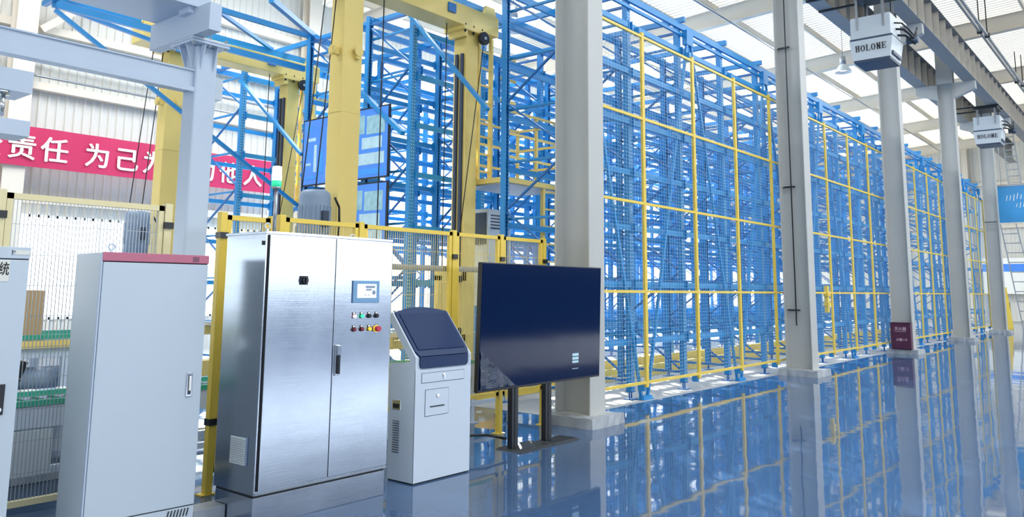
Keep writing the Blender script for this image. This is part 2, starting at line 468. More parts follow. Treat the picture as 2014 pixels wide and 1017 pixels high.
# ================================================================== COLUMNS
COLNAMES = ['tall pale grey steel H column nearest, behind the television', 'tall grey H column with a conduit, second along the aisle',
            'grey H column with a maroon box at its foot', 'grey H column fourth along the aisle, past the maroon box', 'farthest grey H column, beside the blue hanging banner']
for i, x in enumerate(CX[:5]):
    t = thing('steel_column', COLNAMES[i], 'column', (x, 5.76, 0), group='H columns along the aisle')
    z0, z1 = .11, 9.0
    for nm, a, b in (('flange', -.26, -.242), ('flange', .242, .26)):
        m = MB(); m.box(-.167, a, z0, .167, b, z1); m.build(nm, 'column_paint', t, .003)
    m = MB(); m.box(-.008, -.242, z0, .008, .242, z1); m.build('web', 'column_paint', t)
    m = MB(); m.box(-.2, -.3, .1, .2, .3, .125); m.build('base_plate', 'column_paint', t)
    # bracket plates carrying the runway girders, stub above
    for sgn in (-1, 1):
        m = MB(); m.prism([(sgn*.26, 9.0), (sgn*.95, 9.0), (sgn*.95, 8.72), (sgn*.26, 8.45)], 'x', -.12, .12)
        m.build('bracket', 'column_paint', t)
    m = MB(); m.box(-.16, -.26, 9.0, .16, .26, 11.2); m.build('column_head', 'column_paint', t)
    # cast plinth with a rough rim
    m = MB(); n = 9; top = []; bot = []
    pts = []
    for k in range(n): pts.append((-.36+.72*k/n, -.42))
    for k in range(n): pts.append((.36, -.42+.78*k/n))
    for k in range(n): pts.append((.36-.72*k/n, .36))
    for k in range(n): pts.append((-.36, .36-.78*k/n))
    rnd = random.Random(i)
    vs = [(px+rnd.uniform(-.012, .012), py+rnd.uniform(-.012, .012), 0) for px, py in pts] + \
         [(px*.98+rnd.uniform(-.012, .012), py*.98+rnd.uniform(-.012, .012), .12+rnd.uniform(-.012, .008)) for px, py in pts]
    L = len(pts)
    m.add(vs + [(0, 0, .125)], [(k, (k+1) % L, (k+1) % L+L, k+L) for k in range(L)] + [(k+L, (k+1) % L+L, 2*L) for k in range(L)])
    m.build('plinth', 'plinth_concrete', t)
    if i == 1:
        cm = MB(); cm.cyl((-.06, .06, .95), (-.06, .06, 9), .012, 8); cm.build('conduit', 'dark_steel', t)
        for z in (1.25, 3.7, 6.6):
            k = MB(); k.bar((-.06, -.02, z), (-.06, .2, z), .03); k.bar((-.06, .2, z), (-.02, .24, z), .02); k.build('clamp', 'dark_steel', t)
    if i == 4:
        k = MB(); k.bar((-.19, -.2, 4.6), (-.19, .25, 4.6), .03); k.build('clamp', 'dark_steel', t)

# maroon fire-extinguisher box in front of the third column
x = CX[2]
t = thing('extinguisher_box', 'maroon fire extinguisher box with white lettering at a column foot', 'box', (x-.32, 5.74, .125))
m = MB(); m.box(-.1, -.25, 0, .1, .25, .68); m.build('body', 'maroon', t, .006)
m = MB(); m.box(-.115, -.26, .68, .12, .26, .70); m.build('lid', 'maroon', t, .004)
m = MB(); m.box(-.108, -.235, .03, -.1, .235, .66); m.build('door', 'maroon', t, .002)
text('灭火器', .098, 'print_pink', (-.112, 0, .50), FACE_X, t, 'lettering', bold=.001, ext=.001, align='CENTER')
text('FIRE EXTINGUISHER', .03, 'print_pink', (-.112, 0, .455), FACE_X, t, 'lettering', ext=.001, align='CENTER')
text('火警119', .08, 'print_pink', (-.112, -.02, .22), FACE_X, t, 'lettering', bold=.001, ext=.001, align='CENTER')

# ================================================================== RUNWAY GIRDERS
for y, l in ((4.98, 'grey crane runway girder with ribbed web on the open hall side'), (6.54, 'dark grey crane runway girder above the blue racks')):
    t = thing('runway_girder', l, 'girder', (XL+1, y, 9.0), group='crane runway girders')
    x0, x1 = 0, 66
    for z, w in ((0, .4), (.98, .4)):
        m = MB(); m.box(x0, -w/2, z, x1, w/2, z+.022); m.build('flange', 'girder_paint', t)
    m = MB(); m.box(x0, -.007, .022, x1, .007, .98); m.build('web', 'girder_paint', t)
    sm = MB(); sm.box(-.006, -.17, .022, .006, .17, .98); me = sm.mesh('stiffener', 'beige_steel')
    k = 20.0
    while k < 62:
        inst('stiffener', me, t, (k, 0, 0)); k += .95
    m = MB(); m.box(x0, -.035, 1.0, x1, .035, 1.1); m.build('crane_rail', 'dark_steel', t)

# busbar pipes along the open hall side of the girder
for k, (y, z) in enumerate(((4.08, 9.75), (3.9, 9.62))):
    t = thing('overhead_pipe', ('upper' if k == 0 else 'lower')+' thin galvanised pipe running above the ribbed girder', 'pipe', (XL+1, y, z))
    m = MB(); m.cyl((0, 0, 0), (66, 0, 0), .045, 8); m.build('tube', 'galvanised', t)
    cm = MB(); cm.box(-.04, -.07, -.07, .04, .07, .07); cm.bar((0, 0, 0), (0, .0, 1.2), .03); me = cm.mesh('hanger', 'dark_steel')
    for q in range(6): inst('hanger', me, t, (18+q*7.7+k*.15, 0, 0))

# ================================================================== HEATERS hung between the girders
def serif(word, h):
    """slab-serif capitals drawn as bars; returns a list of boxes (u0,v0,u1,v1) and rings"""
    m = []; u = 0; w = .72*h; st = .16*h; th = .07*h
    for ch in word:
        def bx(a, b, c, d): m.append((u+a, b, u+c, d))
        if ch in 'HN':
            for a in (.1*h, w-.1*h-st): bx(a, 0, a+st, h); bx(a-.07*h, 0, a+st+.07*h, th); bx(a-.07*h, h-th, a+st+.07*h, h)
            if ch == 'H': bx(.1*h+st, h*.47, w-.1*h-st, h*.47+th)
            else: m.append(('d', u+.1*h+st*.4, h, u+w-.1*h-st*.4, 0, st))
        elif ch == 'L':
            bx(.12*h, 0, .12*h+st, h); bx(.05*h, h-th, .12*h+st+.08*h, h); bx(.05*h, 0, w-.05*h, th); bx(w-.05*h-th, 0, w-.05*h, .3*h)
        elif ch == 'E':
            bx(.1*h, 0, .1*h+st, h); bx(.03*h, 0, w-.06*h, th); bx(.03*h, h-th, w-.06*h, h); bx(.1*h, h*.47, w*.7, h*.47+th)
            bx(w-.06*h-th, 0, w-.06*h, .28*h); bx(w-.06*h-th, h*.74, w-.06*h, h); bx(w*.7-th, h*.36, w*.7, h*.64)
        elif ch == 'O': m.append(('o', u+w/2, h/2, w*.45, h/2, st, th))
        u += w+.06*h
    return m, u
def serif_mesh(word, h, nm, mt):
    shp, W_ = serif(word, h); M_ = MB()
    for s in shp:
        if s[0] == 'd':
            _, a, b, c, d, st = s
            M_.prism([(a-st/2, b), (a+st/2, b), (c+st/2, d), (c-st/2, d)], 'y', -.003, .0)
        elif s[0] == 'o':
            _, cu, cv, ru, rv, st, th = s; n = 20
            for k in range(n):
                t0, t1 = 2*math.pi*k/n, 2*math.pi*(k+1)/n
                M_.prism([(cu+ru*math.cos(t0), cv+rv*math.sin(t0)), (cu+ru*math.cos(t1), cv+rv*math.sin(t1)),
                          (cu+(ru-st)*math.cos(t1), cv+(rv-th)*math.sin(t1)), (cu+(ru-st)*math.cos(t0), cv+(rv-th)*math.sin(t0))], 'y', -.003, 0)
        else: M_.prism([(s[0], s[1]), (s[2], s[1]), (s[2], s[3]), (s[0], s[3])], 'y', -.003, 0)
    M_.v = [(x-W_/2, y, z) for x, y, z in M_.v]
    return M_.mesh(nm, mt)
SERIF = serif_mesh('HOLONE', .155, 'lettering', 'print_black')
def heater(x, zb, label):
    t = thing('unit_heater', label, 'heater', (x, 5.22, zb), group='heaters hung between the girders')
    HT = 9.0-zb
    m = MB(); m.box(0, -.46, .60, .92, .46, 1.14); m.build('upper_casing', 'hvac_grey', t, .01)
    m = MB()
    a = [(-.03, -.5, .55), (.95, -.5, .55), (.95, .5, .55), (-.03, .5, .55), (-.03, -.42, .05), (.95, -.42, .05), (.95, .42, .05), (-.03, .42, .05)]
    m.add(a, [(0, 1, 2, 3), (0, 3, 7, 4), (1, 5, 6, 2), (0, 4, 5, 1), (3, 2, 6, 7)]); m.build('outlet_hood', 'hvac_grey', t)
    m = MB(); m.box(-.02, -.485, .55, .94, .485, .60); m.build('gasket', 'hvac_dark', t)
    m = MB(); m.box(-.01, -.41, .0, .93, .41, .06); fr = m.build('outlet_frame', 'hvac_dark', t)
    m = MB(); m.lathe((.46, 0, 0), [(.36, -.002), (.36, .04), (.30, .05), (.1, .02)], 24); m.build('fan_ring', 'galvanised', fr)
    m = MB(); m.box(.06, -.478, .12, .86, -.44, .2); m.build('side_louvre', 'hvac_dark', t)
    inst('lettering', SERIF, t, (-.035, .0, .26), (R(5), 0, R(-90)))
    for y in (-.3, .3):
        for xx in (.12, .8):
            m = MB(); m.box(xx-.02, y-.012, .9, xx+.02, y+.012, HT); m.build('hanger_rod', 'dark_steel', t)
            m = MB(); m.box(-.012, y-.028, .82, 0, y+.028, HT-.1) if xx < .5 else m.box(.92, y-.028, .82, .932, y+.028, HT-.1)
            m.build('hanger_strap', 'galvanised', t)
    m = MB(); m.box(-.05, -.4, HT-.13, .97, .4, HT-.05); m.box(-.05, -.45, HT-.05, .03, 1.5, HT-.001); m.box(.9, -.45, HT-.05, .97, 1.5, HT-.001); m.build('hanger_frame', 'dark_steel', t)
    for q in range(3):
        m = MB(); m.tube([(.35+q*.14, -.46, .95-.12*q), (.38+q*.14, -.62, .92-.12*q), (.55+q*.1, -.72, .80-.1*q), (.9, -.78, .7-.1*q), (1.6, -.7, 1.1)], .028 if q else .02, 8)
        m.build('pipe', 'dark_steel', t)
    m = MB(); m.cyl((.9, -.86, .6), (.9, -.6, .6), .09, 12); m.build('valve', 'hvac_dark', t)
heater(20.1, 7.16, 'larger looking grey box heater with black lettering, nearer one under the girders')
heater(36.0, 7.42, 'smaller looking grey box heater with black lettering, farther one under the girders')

# ================================================================== PALLET RACKS
H = 6.22
POST = MB(); w, d, th = .048, .09, .004
POST.prism([(-w, -.045), (w, -.045), (w, .045), (.026, .045), (.026, .038), (w-.007, .038), (w-.007, -.037), (-w+.007, -.037), (-w+.007, .038), (-.026, .038), (-.026, .045), (-w, .045)], 'z', .12, H)
POSTM = POST.mesh('post', 'rack_post')
FT = MB(); FT.box(-.085, -.075, .004, .085, .075, .016); FT.cyl((-.03, 0, .016), (-.03, 0, .12), .012, 6); FT.cyl((.03, 0, .016), (.03, 0, .12), .012, 6); FT.box(-.055, -.05, .11, .055, .05, .125)
FTM = FT.mesh('foot_plate', 'rack_blue_dark')
def beam_mesh(L):
    m = MB(); m.prism([(-.02, -.043), (.02, -.043), (.02, -.014), (.010, -.009), (.010, .009), (.02, .014), (.02, .043), (-.02, .043)], 'x', .05, L-.05)
    m.box(.045, -.03, -.08, .056, .03, .08); m.box(L-.056, -.03, -.08, L-.045, .03, .08)
    return m.mesh('beam', 'rack_blue')
LEVELS = [.85, 1.70, 2.55, 3.40, 4.2, 5.0, 5.75]
RACKS = {}
def rack(label, yf, yb, xs, levels=LEVELS):
    t = thing('pallet_rack', label, 'rack', (xs[0], yf, 0), group='blue pallet racks')
    D = yb-yf; lens = {}
    br = MB(); br.bar((0, .03, 0), (0, D-.03, .80), .034, .028); brm = br.mesh('brace', 'rack_blue_dark')
    br2 = MB(); br2.bar((0, D-.03, 0), (0, .03, .80), .034, .028); brm2 = br2.mesh('brace', 'rack_blue_dark')
    st = MB(); st.box(-.02, .03, -.02, .02, D-.03, .02); stm = st.mesh('strut', 'rack_blue_dark')
    sp = MB(); sp.box(-.018, .0, -.022, .018, D, -.016); sp.box(-.018, 0, -.022, -.013, D, .016); spm = sp.mesh('pallet_arm', 'rack_blue')
    for i, x in enumerate(xs):
        X = x-xs[0]
        for y in (0, D):
            inst('post', POSTM, t, (X, y, 0), (0, 0, 0 if y == 0 else math.pi)); inst('foot_plate', FTM, t, (X, y, 0))
        for k in range(7): inst('brace', (brm, brm2)[k % 2], t, (X, 0, .3+k*.82))
        for z in (.28, 6.08): inst('strut', stm, t, (X, 0, z))
        for z in levels:
            inst('pallet_arm', spm, t, (X+.06, 0, z+.09))
    for i in range(len(xs)-1):
        L = round(xs[i+1]-xs[i], 3)
        if L not in lens: lens[L] = beam_mesh(L)
        for z in levels:
            for y in (-.058, D+.058): inst('beam', lens[L], t, (xs[i]-xs[0], y, z))
    return t
XS1 = [9.12] + [10.65+1.7*k for k in range(18)]
XS = [8.75] + [10.45+1.7*k for k in range(17)]
r1 = rack('blue perforated steel pallet rack nearest the aisle, just behind the tall yellow mesh fence', 6.4, 7.6, XS1)
r2 = rack('blue pallet rack second from the aisle, across the nearer stacker crane lane', 9.25, 10.34, XS)
r3 = rack('blue pallet rack back to back with the second one, behind the video boards', 10.9, 11.98, XS)
r4 = rack('farthest blue pallet rack, in front of the red banner and back wall', 14.12, 15.46, XS)
# the long zigzag bracing of the front row, its feet on the floor in the aisle and its heads at the rack top
zf = [10.8+3.4*k for k in range(9)]
def local(root, p): return tuple(Vector(p)-Vector(root.location))
for x in zf:
    m = MB(); m.box(x-.13, 6.19, .0, x+.13, 6.27, .06); m.box(x-.15, 6.17, .004, x+.15, 6.29, .016)
    m.v = [local(r1, v) for v in m.v]; m.build('brace_foot', 'rack_blue', r1)
    for s in (-1, 1):
        if x+s*1.7 < 9.05: s_end = (9.2, 6.25, 6.0*(x-9.2)/1.7)
        else: s_end = (x+s*1.66, 6.25, 6.0)
        m = MB(); m.bar((x+s*.09, 6.25, .03), s_end, .042, .042); m.v = [local(r1, v) for v in m.v]; m.build('long_brace', 'rack_blue', r1)
    m = MB(); m.box(x+1.58, 6.22, 5.86, x+1.82, 6.31, 6.12); m.v = [local(r1, v) for v in m.v]; m.build('brace_head', 'rack_blue', r1)

# tie frame across the tops of all rows, with the overhead crane guide rails
t = thing('rack_top_frame', 'blue overhead tie frame and crane guide rails joining the rack tops', 'frame', (8.75, 6.2, 6.2))
o = Vector(t.location)
def tb(name, p, q, w, h, m_='rack_blue'):
    m = MB(o); m.bar(p, q, w, h); return m.build(name, m_, t)
for i, x in enumerate(XS1): tb('tie_beam', (x, 6.24, 6.30), (x, 15.6, 6.30), .06, .09)
for y, zz in ((6.33, 6.19), (7.7, 6.2), (9.18, 6.2), (10.41, 6.2), (10.84, 6.2), (12.05, 6.2), (14.05, 6.2), (15.53, 6.2)):
    tb('top_chord', (8.75 if y > 7 else 8.95, y, zz), (39.7 if y < 8 else 37.7, y, zz), .05, .11)
tb('top_chord', (8.95, 6.33, 6.05), (39.7, 6.33, 6.05), .04, .05)
for y in (8.38, 13.13):
    x0 = 4.6
    tb('guide_rail', (x0, y, 6.07), (37.7, y, 6.07), .11, .15)
    for dy in (-1.1, 1.1):
        tb('outrigger_beam', (x0+2.2, y+dy, 6.22), (8.75, y+dy, 6.22), .06, .09)
        tb('outrigger_brace', (x0+.15, y, 6.15), (x0+2.2, y+dy, 6.22), .06, .06)
        tb('outrigger_brace', (x0+2.2, y+dy, 6.22), (8.7, y, 6.16), .06, .06)
    tb('outrigger_tie', (x0+2.2, y-1.15, 6.22), (x0+2.2, y+1.15, 6.22), .06, .06)
    tb('outrigger_tie', (x0, y-.35, 6.14), (x0, y+.35, 6.14), .08, .08)
# cantilevered support truss beyond the end of the third row
tb('outrigger_beam', (4.38, 12.1, 5.6), (8.72, 12.1, 5.6), .06, .10)
tb('outrigger_brace', (4.42, 12.1, 5.52), (8.72, 12.1, 3.06), .05, .06)
tb('outrigger_brace', (4.45, 12.12, 5.6), (7.0, 13.0, 5.62), .05, .06)
tb('outrigger_tie', (4.38, 11.8, 5.66), (4.38, 12.4, 5.66), .07, .07)
for y0, y1, z0, z1 in ((9.25, 7.55, 6.0, 4.2), (14.12, 11.98, 5.7, 3.98)):
    tb('portal_brace', (8.66, y0, z0), (8.66, y1, z1), .07, .05)
tb('outrigger_brace', (7.16, 10.9, 6.2), (9.55, 12.4, 6.2), .09, .09)
tb('portal_brace', (8.62, 10.5, 5.0), (8.62, 9.3, 4.05), .09, .07)

# yellow kerb guards of the crane floor rails inside the lanes
for y, l in ((7.95, 'low yellow floor kerb along the nearer crane lane'), (8.95, 'low yellow floor kerb on the far side of the nearer crane lane')):
    t = thing('lane_kerb', l, 'kerb', (9.0, y, .004))
    m = MB(); m.prism([(-.05, 0), (.05, 0), (.03, .2), (-.05, .2)], 'x', 0, 27.5); m.build('body', 'fence_yellow', t)

# ================================================================== TALL FENCE
t = thing('mesh_fence', 'tall yellow framed wire mesh fence along the blue racks', 'fence', (9.0, 6.13, 0))
o = Vector(t.location)
fx = [9.05] + [10.65+1.7*k for k in range(18)]
pm = MB(); pm.box(-.02, -.02, .2, .02, .02, 5.6); pm.box(.022, -.02, .2, .05, .02, 5.6); me = pm.mesh('post', 'fence_yellow')
bk = MB(); bk.box(-.03, .0, .14, .05, .09, .27); bkm = bk.mesh('bracket', 'rack_blue')
for x in fx:
    inst('post', me, t, (x-9.0, 0, 0)); inst('bracket', bkm, t, (x-9.0, .02, 0)); inst('bracket', bkm, t, (x-9.0, .02, 5.42))
RZ = [.27, 1.59, 2.91, 4.22, 5.53]
for i in range(len(fx)-1):
    L = fx[i+1]-fx[i]; X = fx[i]-9.0
    for z in RZ:
        m = MB(); m.box(X+.05, -.018, z-.02, X+L-.02, .018, z+.02); m.build('rail', 'fence_yellow', t)
    m = MB(); n = int(L/.078)
    for k in range(1, n):
        xx = X+L*k/n; m.box(xx-.0013, -.0013, RZ[0], xx+.0013, .0013, RZ[-1])
    nz = int((RZ[-1]-RZ[0])/.055)
    for k in range(1, nz):
        zz = RZ[0]+(RZ[-1]-RZ[0])*k/nz; m.box(X, .0013, zz-.0013, X+L, .0048, zz+.0013)
    stuff(m.build('wire_mesh', 'wire', t))
# latch on a gate bay far down the fence
m = MB(); m.box(9.75, -.04, 1.15, 9.86, .04, 1.75); m.box(9.72, -.06, 1.3, 9.9, .05, 1.38); m.box(9.72, -.06, 1.52, 9.9, .05, 1.6); m.build('gate_latch', 'fence_yellow', t)

# ================================================================== LOW GUARD FENCES
def guard(label, xs, y, ztop, zbot, wire, mid=None, clamps=(1.0, 1.95), pitch=.03, doubles=True, kind='fence_yellow'):
    t = thing('guard_fence', label, 'fence', (xs[0], y, 0), group='machine guard fences')
    for x in xs:
        m = MB(); X = x-xs[0]
        m.box(X-.03, -.03, .008, X+.03, .03, ztop+.02); p = m.build('post', kind, t, .004)
        m = MB(); m.box(X-.07, -.05, .0, X+.05, .05, .01); m.build('foot', kind, p)
        for z in clamps:
            m = MB(); m.box(X-.036, -.045, z-.025, X+.036, .035, z+.025); m.build('clamp', 'black_plastic', p)
    for i in range(len(xs)-1):
        a, b = xs[i]-xs[0]+.035, xs[i+1]-xs[0]-.035
        m = MB(); z0, z1 = zbot, ztop
        m.box(a, -.02, z1-.04, b, .02, z1); m.box(a, -.02, z0, b, .02, z0+.04)
        m.box(a, -.02, z0, a+.04, .02, z1); m.box(b-.04, -.02, z0, b, .02, z1)
        m.build('panel_frame', kind, t)
        m = MB(); n = max(2, int((b-a)/pitch))
        for k in range(1, n):
            xx = a+(b-a)*k/n; m.box(xx-.0022, -.003, z0, xx+.0022, .001, z1)
        nz = int((z1-z0)/.2)
        for k in range(1, nz):
            zz = z0+(z1-z0)*k/nz; m.box(a, .001, zz-.0022, b, .005, zz+.0022)
        stuff(m.build('wire_mesh', wire, t))
        if mid:
            m = MB(); m.box(a, .03, mid-.03, b, .07, mid+.03); m.build('mid_rail', 'galvanised', t)
    return t
guard('low yellow machine guard fence behind the kiosk and television', [4.17, 5.06, 6.36, 7.16, 7.98], 6.02, 2.215, .42, 'wire_yellow', 1.82)
guard('pale guard fence panel behind the grey cabinets at the left', [.86, 1.97, 3.13], 6.02, 2.22, .16, 'galvanised', None, (1.0, 2.07), .024, kind='fence_pale')
guard('short yellow guard fence return behind the steel cabinet', [3.58, 4.05], 5.98, 2.19, .16, 'wire_yellow', None, (.55, 2.02), .03)

# ================================================================== STACKER CRANES
def make_crane(y, label):
    t = thing('stacker_crane', label, 'crane', (6.54, y, 0), group='yellow stacker cranes')
    O = Vector((6.54, y, 0))
    def P(name, m_, fn, bevel=0, parent=None):
        m = MB(); fn(m); return m.build(name, m_, parent or t, bevel)
    # local frame: x along the lane (near mast corner = 0), y = 0 is the front face of the masts
    def mast(x0, w, rails):
        ms = P('mast', 'crane_yellow', lambda m: m.box(x0, 0, .3, x0+w, .27, 5.62), .012)
        for ry in (.05, .16):
            xx = x0-.035 if rails < 0 else x0+w
            P('guide_strip', 'motor_slot', lambda m: m.box(xx, ry, .5, xx+.035, ry+.05, 5.25), 0, ms)
        P('weld_seam', 'crane_yellow', lambda m: m.box(x0-.004, -.004, 3.9, x0+w+.004, .274, 3.915), 0, ms)
        return ms
    mast(0, .33, 1); mast(2.40, .27, -1)
    P('top_beam', 'crane_yellow', lambda m: m.box(-.5, -.06, 5.66, 3.1, .34, 5.98), .01)
    P('mast_head', 'crane_yellow', lambda m: m.box(-.12, -.08, 5.6, .45, .36, 5.66))
    P('mast_head', 'crane_yellow', lambda m: (m.box(2.26, -.08, 5.6, 2.82, .36, 5.66), m.box(2.3, -.06, 5.5, 2.36, .3, 5.6), m.box(2.72, -.06, 5.5, 2.76, .3, 5.6)))
    for xx in (-.05, .38, 2.31, 2.5, 2.7):
        P('bolt', 'dark_steel', lambda m: m.cyl((xx, -.05, 5.56), (xx, -.05, 5.70), .018, 6))
    P('guide_roller_hood', 'crane_yellow', lambda m: m.prism([(-.52, 5.98), (-.3, 5.98), (-.34, 6.08), (-.48, 6.08)], 'y', -.05, .0))
    P('guide_roller_hood', 'crane_yellow', lambda m: m.prism([(2.75, 5.98), (3.05, 5.98), (3.0, 6.12), (2.8, 6.12)], 'y', -.05, .0))
    P('top_sensor', 'rack_blue_dark', lambda m: m.box(1.9, -.09, 5.78, 2.06, -.06, 5.92))
    # sheave beside the far mast head
    sh = P('sheave', 'dark_steel', lambda m: m.cyl((2.68, -.14, 5.53), (2.68, -.08, 5.53), .105, 24))
    P('sheave_hub', 'galvanised', lambda m: m.cyl((2.68, -.155, 5.53), (2.68, -.06, 5.53), .025, 10), 0, sh)
    # lifting lugs on the near mast
    for xx, yy, zz in ((-.1, .1, 4.72), (.22, -.06, 4.74)):
        P('lifting_lug', 'crane_yellow', lambda m: (m.cyl((xx-.012, yy, zz), (xx+.012, yy, zz), .07, 14), m.box(xx-.02, yy-.03, zz-.05, xx+.12, yy+.03, zz+.05)) if xx < 0
          else (m.cyl((xx, yy-.01, zz), (xx, yy+.01, zz), .07, 14), m.box(xx-.03, yy, zz-.1, xx+.03, yy+.06, zz+.02)))
    # hoist motor with its cable
    mo = P('hoist_motor', 'motor_grey', lambda m: (m.lathe((-.31, .05, 0), [(.01, 2.83), (.15, 2.82), (.185, 2.79), (.195, 2.73), (.195, 2.3), (.185, 2.27), (.185, 2.0), (.01, 2.0)], 28)))
    for a in range(0, 360, 15):
        ca, sa = math.cos(R(a)), math.sin(R(a))
        P('cooling_fin', 'motor_grey', lambda m: m.bar((-.31+.195*ca, .05+.195*sa, 2.28), (-.31+.195*ca, .05+.195*sa, 2.62), .012, .02), 0, mo)
    P('terminal_box', 'motor_slot', lambda m: m.box(-.36, -.20, 2.35, -.28, -.13, 2.55), 0, mo)
    P('motor_cable', 'cable_black', lambda m: m.tube([(-.12, -.1, 2.74), (-.06, -.12, 2.62), (-.05, -.12, 2.4), (-.06, -.12, 2.1)], .015, 8), 0, mo)
    P('gearbox', 'motor_grey', lambda m: m.box(-.5, -.14, 1.72, -.1, .24, 2.0), .02)
    P('winch_bracket', 'crane_yellow', lambda m: (m.box(-.58, -.1, 1.64, 0, .26, 1.72), m.prism([(-.55, 1.64), (0, 1.64), (0, 1.15)], 'y', .05, .09)))
    P('rope_drum', 'dark_steel', lambda m: m.cyl((-.3, -.1, 1.42), (-.3, .28, 1.42), .14, 20))
    # hoisting ropes
    for a, b in (((-.45, .3, 1.6), (-.22, .1, 5.66)), ((-.22, .3, 1.6), (-.05, .1, 5.66)), ((.64, -.05, 1.6), (.64, -.05, 5.66)), ((2.05, .1, 1.8), (2.05, .1, 5.66)), ((2.1, -.09, 1.7), (2.66, -.12, 5.4))):
        P('rope', 'cable_black', lambda m: m.cyl(a, b, .008, 6))
    # bottom carriage, wheels
    P('bottom_beam', 'crane_yellow', lambda m: m.box(-1.0, -.05, .1, 3.6, .32, .36), .012)
    for xx in (-.8, 3.35):
        P('travel_wheel', 'dark_steel', lambda m: m.cyl((xx, .09, .13), (xx, .18, .13), .125, 20))
        P('wheel_housing', 'crane_yellow', lambda m: m.box(xx-.25, -.08, .2, xx+.25, .35, .5), .01)
    P('travel_motor', 'motor_grey', lambda m: (m.cyl((-.6, -.08, .62), (-.6, -.08, 1.0), .11, 18), m.box(-.74, -.2, .42, -.46, .1, .62)))
    # lifting carriage between the masts
    P('carriage_frame', 'crane_yellow', lambda m: (m.box(.37, -.12, .80, 2.36, -.04, .95), m.box(.37, .3, .80, 2.36, .38, .95),
        m.box(.37, -.12, .80, .47, .38, 1.9), m.box(2.24, -.12, .80, 2.36, .38, 1.9), m.box(.37, -.12, 1.82, .8, -.04, 1.9),
        m.box(1.75, -.12, 1.72, 2.36, -.04, 1.9), m.box(1.75, -.12, .9, 1.83, -.04, 1.8)), .006)
    P('carriage_panel', 'crane_yellow', lambda m: (m.box(1.86, -.1, 1.0, 2.2, -.06, 1.7), m.prism([(1.3, .95), (1.75, .95), (1.75, 1.35)], 'y', -.1, -.06)), .004)
    for xx in (.52, 2.18):
        for zz in (1.0, 1.75):
            P('guide_roller', 'dark_steel', lambda m: m.cyl((xx, -.16, zz), (xx, -.08, zz), .05, 14))
    P('fork', 'galvanised', lambda m: (m.box(.9, -.3, .96, 1.05, .55, 1.02), m.box(1.55, -.3, .96, 1.7, .55, 1.02)))
    # control cabinet, service platform and ladders behind the far mast
    P('control_cabinet', 'cabinet_grey', lambda m: m.box(2.95, -.02, 1.35, 3.5, .35, 2.86), .01)
    for q in range(5):
        P('louvre', 'hvac_dark', lambda m: m.box(3.0, -.03, 2.55+.05*q, 3.45, -.018, 2.57+.05*q))
    P('side_louvre_panel', 'hvac_dark', lambda m: m.box(2.936, .02, 2.3, 2.952, .3, 2.8))
    pf = P('service_platform', 'crane_yellow', lambda m: (m.box(2.72, -.55, 3.22, 4.25, .45, 3.30)))
    P('platform_floor', 'galvanised', lambda m: m.box(2.76, -.52, 3.20, 4.2, .42, 3.225), 0, pf)
    def rl(m):
        for xx in (2.78, 3.5, 4.22):
            for yy in (-.53, .43):
                m.box(xx-.022, yy-.022, 3.3, xx+.022, yy+.022, 4.35)
        for zz in (3.62, 3.98, 4.33):
            for yy in (-.53, .43): m.box(2.78, yy-.018, zz-.018, 4.22, yy+.018, zz+.018)
            m.box(4.2, -.53, zz-.018, 4.24, .43, zz+.018)
    P('guard_rail', 'crane_yellow', rl)
    def ladder(m, x0, y0, z0, z1, w=.38):
        m.box(x0-.025, y0-.03, z0, x0+.025, y0+.03, z1); m.box(x0+w-.025, y0-.03, z0, x0+w+.025, y0+.03, z1)
        z = z0+.15
        while z < z1: m.box(x0, y0-.012, z-.014, x0+w, y0+.012, z+.014); z += .28
    P('lower_ladder', 'crane_yellow', lambda m: ladder(m, 3.72, -.5, .5, 3.22))
    P('upper_ladder', 'crane_yellow', lambda m: ladder(m, 2.80, .1, 3.3, 5.66, .3))
    P('ladder_hoop', 'crane_yellow', lambda m: [m.box(2.78, -.4, z, 3.14, -.37, z+.04) or m.box(3.11, -.4, z, 3.14, .1, z+.04) or m.box(2.78, -.4, z, 2.81, .1, z+.04) for z in (4.5, 4.85, 5.2)])
    return t
c2 = make_crane(8.25, 'yellow stacker crane in the nearer lane, its mast tallest in the picture')
c1 = copy_tree(c2); c1.location = (6.54+.06, 13.0, 0)
c1['label'] = 'yellow stacker crane in the far lane, beside the grey gantry post'

